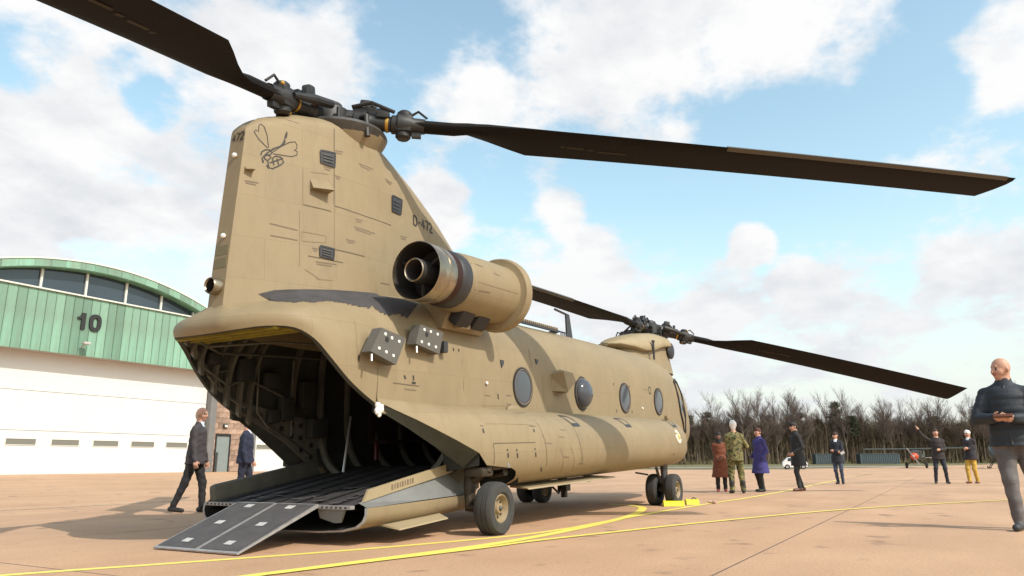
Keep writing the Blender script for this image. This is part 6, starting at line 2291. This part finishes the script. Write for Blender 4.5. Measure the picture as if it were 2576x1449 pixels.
def container(loc, rz_, L_, label):
    o = empty('storage_container', loc, rz_)
    W, Hh = 2.2, 1.75
    MB().box((0, 0, Hh / 2), (L_ - 0.1, W - 0.1, Hh - 0.1)).build('shell', M_CONT, o, smooth=None)
    n = int(L_ / 0.3)
    mesh = None
    for sgn in (-1, 1):
        for i in range(n):
            x = -L_ / 2 + (i + 0.5) * L_ / n
            if mesh is None:
                r = MB().prism([(-0.11, 0), (0.11, 0), (0.06, 0.06), (-0.06, 0.06)], Hh - 0.3, 'Z').build('corrugation', M_CONT, o, smooth=None)
                mesh = r.data
            else:
                r = bpy.data.objects.new('corrugation', mesh)
                COL.objects.link(r)
                r.parent = o
            r.location = (x, sgn * (W / 2 - 0.05), 0.15)
            r.rotation_euler = (0, 0, 0 if sgn > 0 else math.pi)
    for e in (-1, 1):
        d = MB().box((e * (L_ / 2), 0, Hh / 2), (0.08, W - 0.16, Hh - 0.2)).build('end_door', M_CONTD, o, smooth=None)
        b = MB()
        for y in (-0.7, -0.3, 0.3, 0.7):
            MB().tube([(e * (L_ / 2 + 0.06), y, 0.2), (e * (L_ / 2 + 0.06), y, Hh - 0.2)], 0.03, 6).build('lock_bar', M_CONT, d)
        for y in (-1, 1):
            MB().box((e * (L_ / 2 - 0.02), y * (W / 2 - 0.06), Hh / 2), (0.18, 0.14, Hh)).build('corner_post', M_CONT, o, smooth=None)
    MB().box((0, 0, Hh - 0.02), (L_, W, 0.1)).build('roof', M_CONT, o, smooth=None)
    tag(o, label, 'container', 'storage containers in front of the wood')
    return o


container((134.8, 11.7, gz(134.8, 11.7)), R(-66), 4.6, 'shorter dark grey container standing behind the man with folded arms')
container((139.2, 4.2, gz(139.2, 4.2)), R(-66), 6.4, 'longer dark grey container left of the small aeroplane')


def cart():
    o = empty('white_car', (89.4, 9.7, gz(89.4, 9.7)), R(105))
    b = MB()
    prof = [(-1.35, 0.30), (-1.42, 0.62), (-1.30, 0.88), (-0.75, 0.98), (-0.35, 1.38), (0.75, 1.42), (1.25, 0.98), (1.42, 0.80), (1.42, 0.35), (1.1, 0.25), (-1.1, 0.25)]
    b.loft([[Vector((x * 0.97, s * 0.70, z)) for x, z in prof] if abs(s) > 0.9 else [Vector((x, s * 0.74, z)) for x, z in prof] for s in (-1, -0.85, 0.85, 1)], True, True, True)
    b.build('body', M_CARW, o, smooth=40)
    for (x0, x1) in ((-0.45, 0.15), (0.22, 0.85)):
        for s in (-1, 1):
            MB().prism([(x0, 0.95), (x1, 0.95), (x1 - 0.08, 1.32), (x0 + 0.22 if x0 < 0 else x0, 1.32)], 0.02, 'Y', (0, s * 0.70 - 0.01, 0)).build('window', M_DGLASS, o, smooth=None)
    for x in (-0.9, 0.9):
        for s in (-1, 1):
            t = MB().revolve([(-0.09, 0.16), (-0.09, 0.26), (-0.06, 0.29), (0.06, 0.29), (0.09, 0.26), (0.09, 0.16)], (x, s * 0.66, 0.29), 'Y', 18).build('wheel', M_RUB, o)
            MB().revolve([(s * 0.08, 0.16), (s * 0.06, 0.10), (s * 0.085, 0.04), (s * 0.085, 0.001)], (x, s * 0.66, 0.29), 'Y', 14).build('hub_cap', M_STEEL, t)
    for s in (-1, 1):
        MB().bbox((-1.39, s * 0.48, 0.66), (0.08, 0.22, 0.12), 0.02).build('headlight', M_TRIM, o)
    MB().box((-1.43, 0, 0.42), (0.06, 1.2, 0.12)).build('bumper', M_RUB, o, smooth=None)
    tag(o, 'small white car parked behind the man in black overcoat', 'car')


cart()


def light_plane():
    o = empty('light_aeroplane', (101.5, -3.0, gz(101.5, -3.0)), R(172))
    o.scale = (1.12, 1.12, 1.12)
    M_FUS = mat('dark_olive_dope', (0.045, 0.055, 0.04), 0.5, var=0.2, vscale=2)
    M_RED = mat('red_orange_cowl', (0.55, 0.07, 0.025), 0.4)
    b = MB()
    rings = []
    for (x, w, zb, zt) in [(1.15, 0.32, 0.95, 1.60), (0.6, 0.40, 0.85, 1.75), (0.2, 0.42, 0.85, 2.02), (-0.9, 0.40, 0.88, 2.02), (-1.8, 0.32, 0.92, 1.70), (-3.4, 0.16, 1.0, 1.35), (-4.6, 0.05, 1.02, 1.18)]:
        rings.append([Vector((x, y * w, lerp(zb, zt, t))) for y, t in [(-0.8, 0), (-1, 0.3), (-1, 0.7), (-0.7, 1), (0.7, 1), (1, 0.7), (1, 0.3), (0.8, 0)]])
    b.loft(rings, True, True, True)
    b.build('fuselage', M_FUS, o, smooth=40)
    b = MB()
    b.loft([[Vector((x, r * math.cos(a), 1.28 + r * 0.95 * math.sin(a))) for a in [2 * math.pi * k / 16 for k in range(16)]] for x, r in [(1.14, 0.40), (1.45, 0.42), (1.75, 0.36), (1.90, 0.20)]], True, False, True)
    b.build('cowling', M_RED, o, smooth=50)
    b = MB()
    b.loft([[Vector((x, y, 2.06 + z + 0.02 * abs(y) * 0.5)) for x, z in [(0.75, 0.0), (0.6, 0.09), (0.1, 0.12), (-0.85, 0.02), (-0.85, -0.01), (0.1, -0.03), (0.6, -0.03)]] for y in (-5.3, -5.1, -2, 0, 2, 5.1, 5.3)], True, True, True)
    b.build('wing', M_FUS, o, smooth=40)
    for s in (-1, 1):
        MB().tube([(0.3, s * 0.40, 0.95), (0.35, s * 2.6, 2.06)], 0.03, 6).build('wing_strut', M_FUS, o)
        MB().tube([(-0.4, s * 0.40, 0.95), (-0.35, s * 2.6, 2.06)], 0.03, 6).build('wing_strut', M_FUS, o)
        MB().tube([(0.55, s * 0.3, 0.9), (0.7, s * 0.95, 0.32)], 0.05, 6).tube([(0.2, s * 0.3, 0.9), (0.7, s * 0.95, 0.32)], 0.03, 6).build('gear_leg', M_BLACK, o)
        MB().revolve([(-0.10, 0.12), (-0.11, 0.26), (-0.07, 0.33), (0.07, 0.33), (0.11, 0.26), (0.10, 0.12)], (0.7, s * 1.0, 0.33), 'Y', 18).build('wheel', M_RUB, o)
    MB().prism([(0.62, -0.42), (0.62, 0.42), (0.25, 0.40), (0.25, -0.40)], 0.03, 'Z', (0, 0, 1.80)).box((0.45, 0, 1.9), (0.4, 0.7, 0.2), Matrix.Rotation(0.6, 3, 'Y')).build('windscreen', mat('plane_windscreen', (0.35, 0.38, 0.40), 0.15), o, smooth=None)
    MB().box((1.98, 0, 1.28), (0.06, 0.10, 2.1), Matrix.Rotation(0.55, 3, 'X')).revolve([(1.88, 0.14), (2.0, 0.11), (2.1, 0.001)], (0, 0, 1.28), 'X', 12).build('propeller', mat('pale_propeller', (0.40, 0.36, 0.33), 0.4), o, smooth=None)
    MB().prism([(-4.7, 1.05), (-3.8, 1.10), (-4.2, 1.85), (-4.7, 2.0), (-5.1, 1.7), (-5.05, 1.1)], 0.05, 'Y', (0, -0.025, 0)).build('tail_fin', M_FUS, o, smooth=None)
    MB().prism([(-3.9, -1.5), (-3.7, 0), (-3.9, 1.5), (-4.7, 1.5), (-4.8, 0), (-4.7, -1.5)], 0.05, 'Z', (0, 0, 1.12)).build('tailplane', mat('white_red_tail', (0.7, 0.68, 0.68), 0.5), o, smooth=None)
    tag(o, 'dark high wing light aeroplane with bright red nose cowling', 'aeroplane')


light_plane()


def far_helicopter():
    o = empty('parked_helicopter', (99.5, -11.7, gz(99.5, -11.7)), R(172))
    o.scale = (1.2, 1.2, 1.2)
    M_DK = mat('dark_helicopter_paint', (0.05, 0.055, 0.06), 0.35, var=0.15)
    b = MB()
    rings = []
    for (x, r, zc) in [(1.9, 0.15, 1.25), (1.7, 0.55, 1.3), (1.2, 0.9, 1.45), (0.4, 1.05, 1.55), (-0.6, 0.95, 1.6), (-1.4, 0.55, 1.75), (-2.4, 0.22, 1.9), (-5.5, 0.13, 2.1)]:
        rings.append([Vector((x, r * 0.8 * math.cos(a), zc + r * math.sin(a))) for a in [2 * math.pi * k / 20 for k in range(20)]])
    b.loft(rings, True, True, True)
    b.build('fuselage', M_DK, o, smooth=60)
    b = MB()
    rings = []
    for (x, r, zc) in [(1.93, 0.12, 1.32), (1.72, 0.50, 1.40), (1.3, 0.82, 1.56), (0.8, 0.98, 1.66)]:
        rings.append([Vector((x + 0.02, r * 0.82 * math.cos(a), zc + r * math.sin(a))) for a in [math.pi * k / 14 for k in range(15)]])
    b.loft(rings, False)
    b.build('canopy', mat('dusty_canopy', (0.06, 0.065, 0.07), 0.35), o, smooth=60)
    for s in (-1, 1):
        MB().tube([(1.7, s * 0.95, 0.22), (1.5, s * 0.95, 0.06), (-1.2, s * 0.95, 0.06)], 0.05, 6).tube([(0.9, s * 0.95, 0.06), (0.8, s * 0.5, 0.75)], 0.04, 6).tube([(-0.7, s * 0.95, 0.06), (-0.6, s * 0.5, 0.8)], 0.04, 6).build('skid', M_BLACK, o)
    MB().revolve([(2.4, 0.12), (2.9, 0.10), (3.0, 0.18), (3.05, 0.001)], (-0.2, 0, 0), 'Z', 10).build('rotor_mast', M_BLACK, o)
    for k in range(3):
        r_ = Matrix.Rotation(k * 2.094 + 0.4, 3, 'Z')
        MB().box(r_ @ Vector((2.4, 0, 2.96)) + Vector((-0.2, 0, 0)), (4.4, 0.22, 0.03), r_).build('rotor_blade', M_BLACK, o, smooth=None)
    MB().prism([(-5.6, 1.8), (-5.2, 2.0), (-5.5, 2.9), (-5.9, 2.9)], 0.06, 'Y', (0, -0.03, 0)).build('tail_fin', M_DK, o, smooth=None)
    tag(o, 'small dark helicopter on skids behind the man in puffer jacket', 'helicopter')


far_helicopter()

# ------------------------------------------------------------------ trees
M_BARK = rnd_tint(mat('grey_brown_bark', (0.155, 0.120, 0.088), 0.9, var=0.3, vscale=3), 0.3)
M_TWIG = rnd_tint(mat('bare_twigs', (0.150, 0.108, 0.090), 0.9, var=0.3, vscale=0.6), 0.25)
M_PBARK = mat('pine_bark', (0.10, 0.06, 0.04), 0.9, var=0.3, vscale=3)
M_NEEDLE = rnd_tint(mat('pine_needles', (0.045, 0.055, 0.024), 0.9, var=0.4, vscale=0.8), 0.3)
M_BRUSH = mat('brushwood', (0.150, 0.110, 0.070), 0.95, var=0.35, vscale=0.5)


def bare_tree(seed, Hh, clear):
    rn = random.Random(seed)
    tr, tw = MB(), MB()

    def thin(a, b_, r):
        d = (b_ - a).normalized()
        s = d.cross(Vector((rn.uniform(-1, 1), rn.uniform(-1, 1), rn.uniform(-0.3, 0.3)))).normalized() * r
        u = d.cross(s)
        tw.add([a - s, a + s * 0.5 + u, a + s * 0.5 - u, b_], [(0, 1, 3), (1, 2, 3), (2, 0, 3)])

    def grow(p, d, L_, r, lev):
        n = 3
        pts = [p]
        q = p.copy()
        dd = d.copy()
        for i in range(n):
            dd = (dd + Vector((rn.gauss(0, 0.13), rn.gauss(0, 0.13), 0.06))).normalized()
            q = q + dd * L_ / n
            pts.append(q.copy())
        if lev <= 1:
            tr.tube(pts, [r * (1 - 0.16 * i) for i in range(n + 1)], 5, cap=False)
        elif lev == 2:
            tw.tube(pts, [r * (1 - 0.2 * i) for i in range(n + 1)], 3, cap=False)
        else:
            for i in range(n):
                thin(pts[i], pts[i + 1], r)
        if lev >= 4:
            return
        kids = {0: 8, 1: 7, 2: 7, 3: 6}[lev]
        for k in range(kids):
            t = rn.uniform(clear if lev == 0 else 0.25, 1.0)
            j = min(n - 1, int(t * n))
            o_ = pts[j].lerp(pts[j + 1], t * n - j)
            ax = Vector((rn.uniform(-1, 1), rn.uniform(-1, 1), 0)).normalized()
            nd = (dd * (1.0 if lev else 0.9) + ax * rn.uniform(0.45, 0.85) + Vector((0, 0, 0.25))).normalized()
            grow(o_, nd, L_ * rn.uniform(0.45, 0.66) * (0.72 if lev == 0 else 1), r * 0.45, lev + 1)
        if lev < 3:
            grow(q, dd, L_ * 0.5, r * 0.5, lev + 1)
    grow(Vector((0, 0, -0.1)), Vector((rn.gauss(0, 0.03), rn.gauss(0, 0.03), 1)), Hh * 0.62, 0.16, 0)
    return tr, tw


def pine_tree(seed, Hh):
    rn = random.Random(seed)
    tr, nd = MB(), MB()
    tr.tube([(0, 0, -0.1), (rn.gauss(0, 0.15), rn.gauss(0, 0.15), Hh * 0.5), (0.1, 0, Hh * 0.96)], [0.20, 0.14, 0.04], 6)
    for k in range(34):
        t = rn.uniform(0.42, 1.0)
        z = Hh * t
        rad = (1.02 - t) * Hh * 0.40 + 0.6
        a = rn.uniform(0, 6.28)
        c = Vector((rad * 0.6 * math.cos(a), rad * 0.6 * math.sin(a), z))
        tr.tube([(0, 0, z - 0.5), c], [0.04, 0.015], 3, cap=False)
        rr = rn.uniform(0.5, 1.0)
        for _ in range(70):
            p = c + Vector((rn.gauss(0, 0.55), rn.gauss(0, 0.55), rn.gauss(0, 0.30))) * rr
            d1 = Vector((rn.uniform(-1, 1), rn.uniform(-1, 1), rn.uniform(-0.4, 0.6))).normalized() * rn.uniform(0.16, 0.34)
            d2 = d1.cross(Vector((rn.uniform(-1, 1), rn.uniform(-1, 1), rn.uniform(-1, 1)))).normalized() * 0.09
            nd.add([p - d1 - d2, p + d2, p + d1], [(0, 1, 2)])
    return tr, nd


def forest():
    rn = random.Random(11)
    TT = []
    for k in range(6):
        tr, tw = bare_tree(40 + k, rn.uniform(10.6, 12.4), rn.uniform(0.35, 0.6))
        a = tr.build('trunk', M_BARK, None, smooth=60, weld=False)
        c = tw.build('crown', M_TWIG, None, smooth=None, weld=False)
        TT.append((a, c))
    PP = []
    for k in range(3):
        tr, nd = pine_tree(80 + k, rn.uniform(9.5, 11.5))
        a = tr.build('trunk', M_PBARK, None, smooth=60, weld=False)
        c = nd.build('crown', M_NEEDLE, None, smooth=None, weld=False)
        PP.append((a, c))
    # tree line: from left behind the helicopter nose to the right edge of the view and on
    A, B_ = Vector((125, 66, 0)), Vector((202, -66.7, 0))
    dirn = (B_ - A).normalized()
    out = Vector((dirn.y, -dirn.x, 0))
    if out.x < 0:
        out = -out
    L_ = (B_ - A).length
    kinds = ['slender bare tree', 'forked bare tree', 'broad crowned bare tree', 'tall bare tree', 'leaning bare tree', 'dense twigged bare tree']
    ordn = lambda i: '%d%s' % (i, 'th' if 10 <= i % 100 <= 20 else {1: 'st', 2: 'nd', 3: 'rd'}.get(i % 10, 'th'))
    for row, (back, cnt) in enumerate(((0, 60), (5, 52), (11, 43))):
        for i in range(cnt):
            t = (i + rn.uniform(0.15, 0.85)) / cnt * L_
            p = A + dirn * t + out * (back + rn.uniform(-1.5, 1.5))
            pine = rn.random() < (0.36 if row else 0.16)
            src = rn.choice(PP if pine else TT)
            kx = (PP if pine else TT).index(src)
            o = empty('pine_tree' if pine else 'bare_tree', (p.x, p.y, gz(p.x, p.y)), rn.uniform(0, 6.28))
            sc = rn.uniform(0.78, 1.0) if pine else rn.uniform(0.72, 1.14)
            o.scale = (sc, sc, sc * rn.uniform(0.95, 1.1))
            for s_ in src:
                c = bpy.data.objects.new(s_.name.split('.')[0], s_.data)
                COL.objects.link(c)
                c.parent = o
            pos = ('front', 'second', 'third')[row]
            if pine:
                tag(o, 'dark green pine, %s tree from the left in the %s row of the wood' % (ordn(i + 1), pos), 'tree', 'pines in the wood')
            else:
                tag(o, '%s, %s tree from the left in the %s row of the wood' % (kinds[kx], ordn(i + 1), pos), 'tree', 'bare trees in the wood')
    for a, c in TT + PP:
        bpy.data.objects.remove(a)
        bpy.data.objects.remove(c)
    # the depth of the wood: close-set stems and brush that read as one mass
    b = MB()
    for i in range(28000):
        t = rn.uniform(0, L_)
        p = A + dirn * t + out * (1.0 + 20 * rn.random() ** 1.6)
        h = rn.uniform(6.0, 9.4) if rn.random() < 0.8 else rn.uniform(1.0, 4)
        w = rn.uniform(0.05, 0.14)
        z0 = gz(p.x, p.y)
        a_ = rn.uniform(0, 6.28)
        s = Vector((math.cos(a_), math.sin(a_), 0)) * w
        u = Vector((-math.sin(a_), math.cos(a_), 0)) * w
        top = p + Vector((rn.gauss(0, 0.5), rn.gauss(0, 0.5), h))
        q = Vector((p.x, p.y, z0))
        b.add([q - s, q + s * 0.6 + u, q + s * 0.6 - u, top], [(0, 1, 3), (1, 2, 3), (2, 0, 3)])
        for k in range(7):
            zz = rn.uniform(0.3, 1.0) * h
            m = q + (top - q) * (zz / h)
            e = m + Vector((rn.gauss(0, 0.9), rn.gauss(0, 0.9), rn.uniform(0.4, 1.8)))
            v = Vector((rn.uniform(-1, 1), rn.uniform(-1, 1), 0)).normalized() * 0.05
            b.add([m - v, m + v, e], [(0, 1, 2)])
    o = b.build('wood', M_BRUSH, None, smooth=None, weld=False)
    tag(o, 'mass of close bare stems and brush deep in the wood', 'wood', None, 'stuff')
    # undergrowth along the edge of the wood
    b = MB()
    for i in range(3500):
        t = rn.uniform(0, L_)
        p = A + dirn * t + out * rn.uniform(-2, 3)
        z0 = gz(p.x, p.y)
        d = Vector((rn.gauss(0, 0.35), rn.gauss(0, 0.35), rn.uniform(0.3, 1.3)))
        v = Vector((rn.uniform(-1, 1), rn.uniform(-1, 1), 0)).normalized() * 0.06
        q = Vector((p.x, p.y, z0 - 0.05))
        b.add([q - v, q + v, q + d], [(0, 1, 2)])
    o = b.build('undergrowth', M_GRASS, None, smooth=None, weld=False)
    tag(o, 'dry brown undergrowth along the edge of the wood', 'undergrowth', None, 'stuff')


forest()
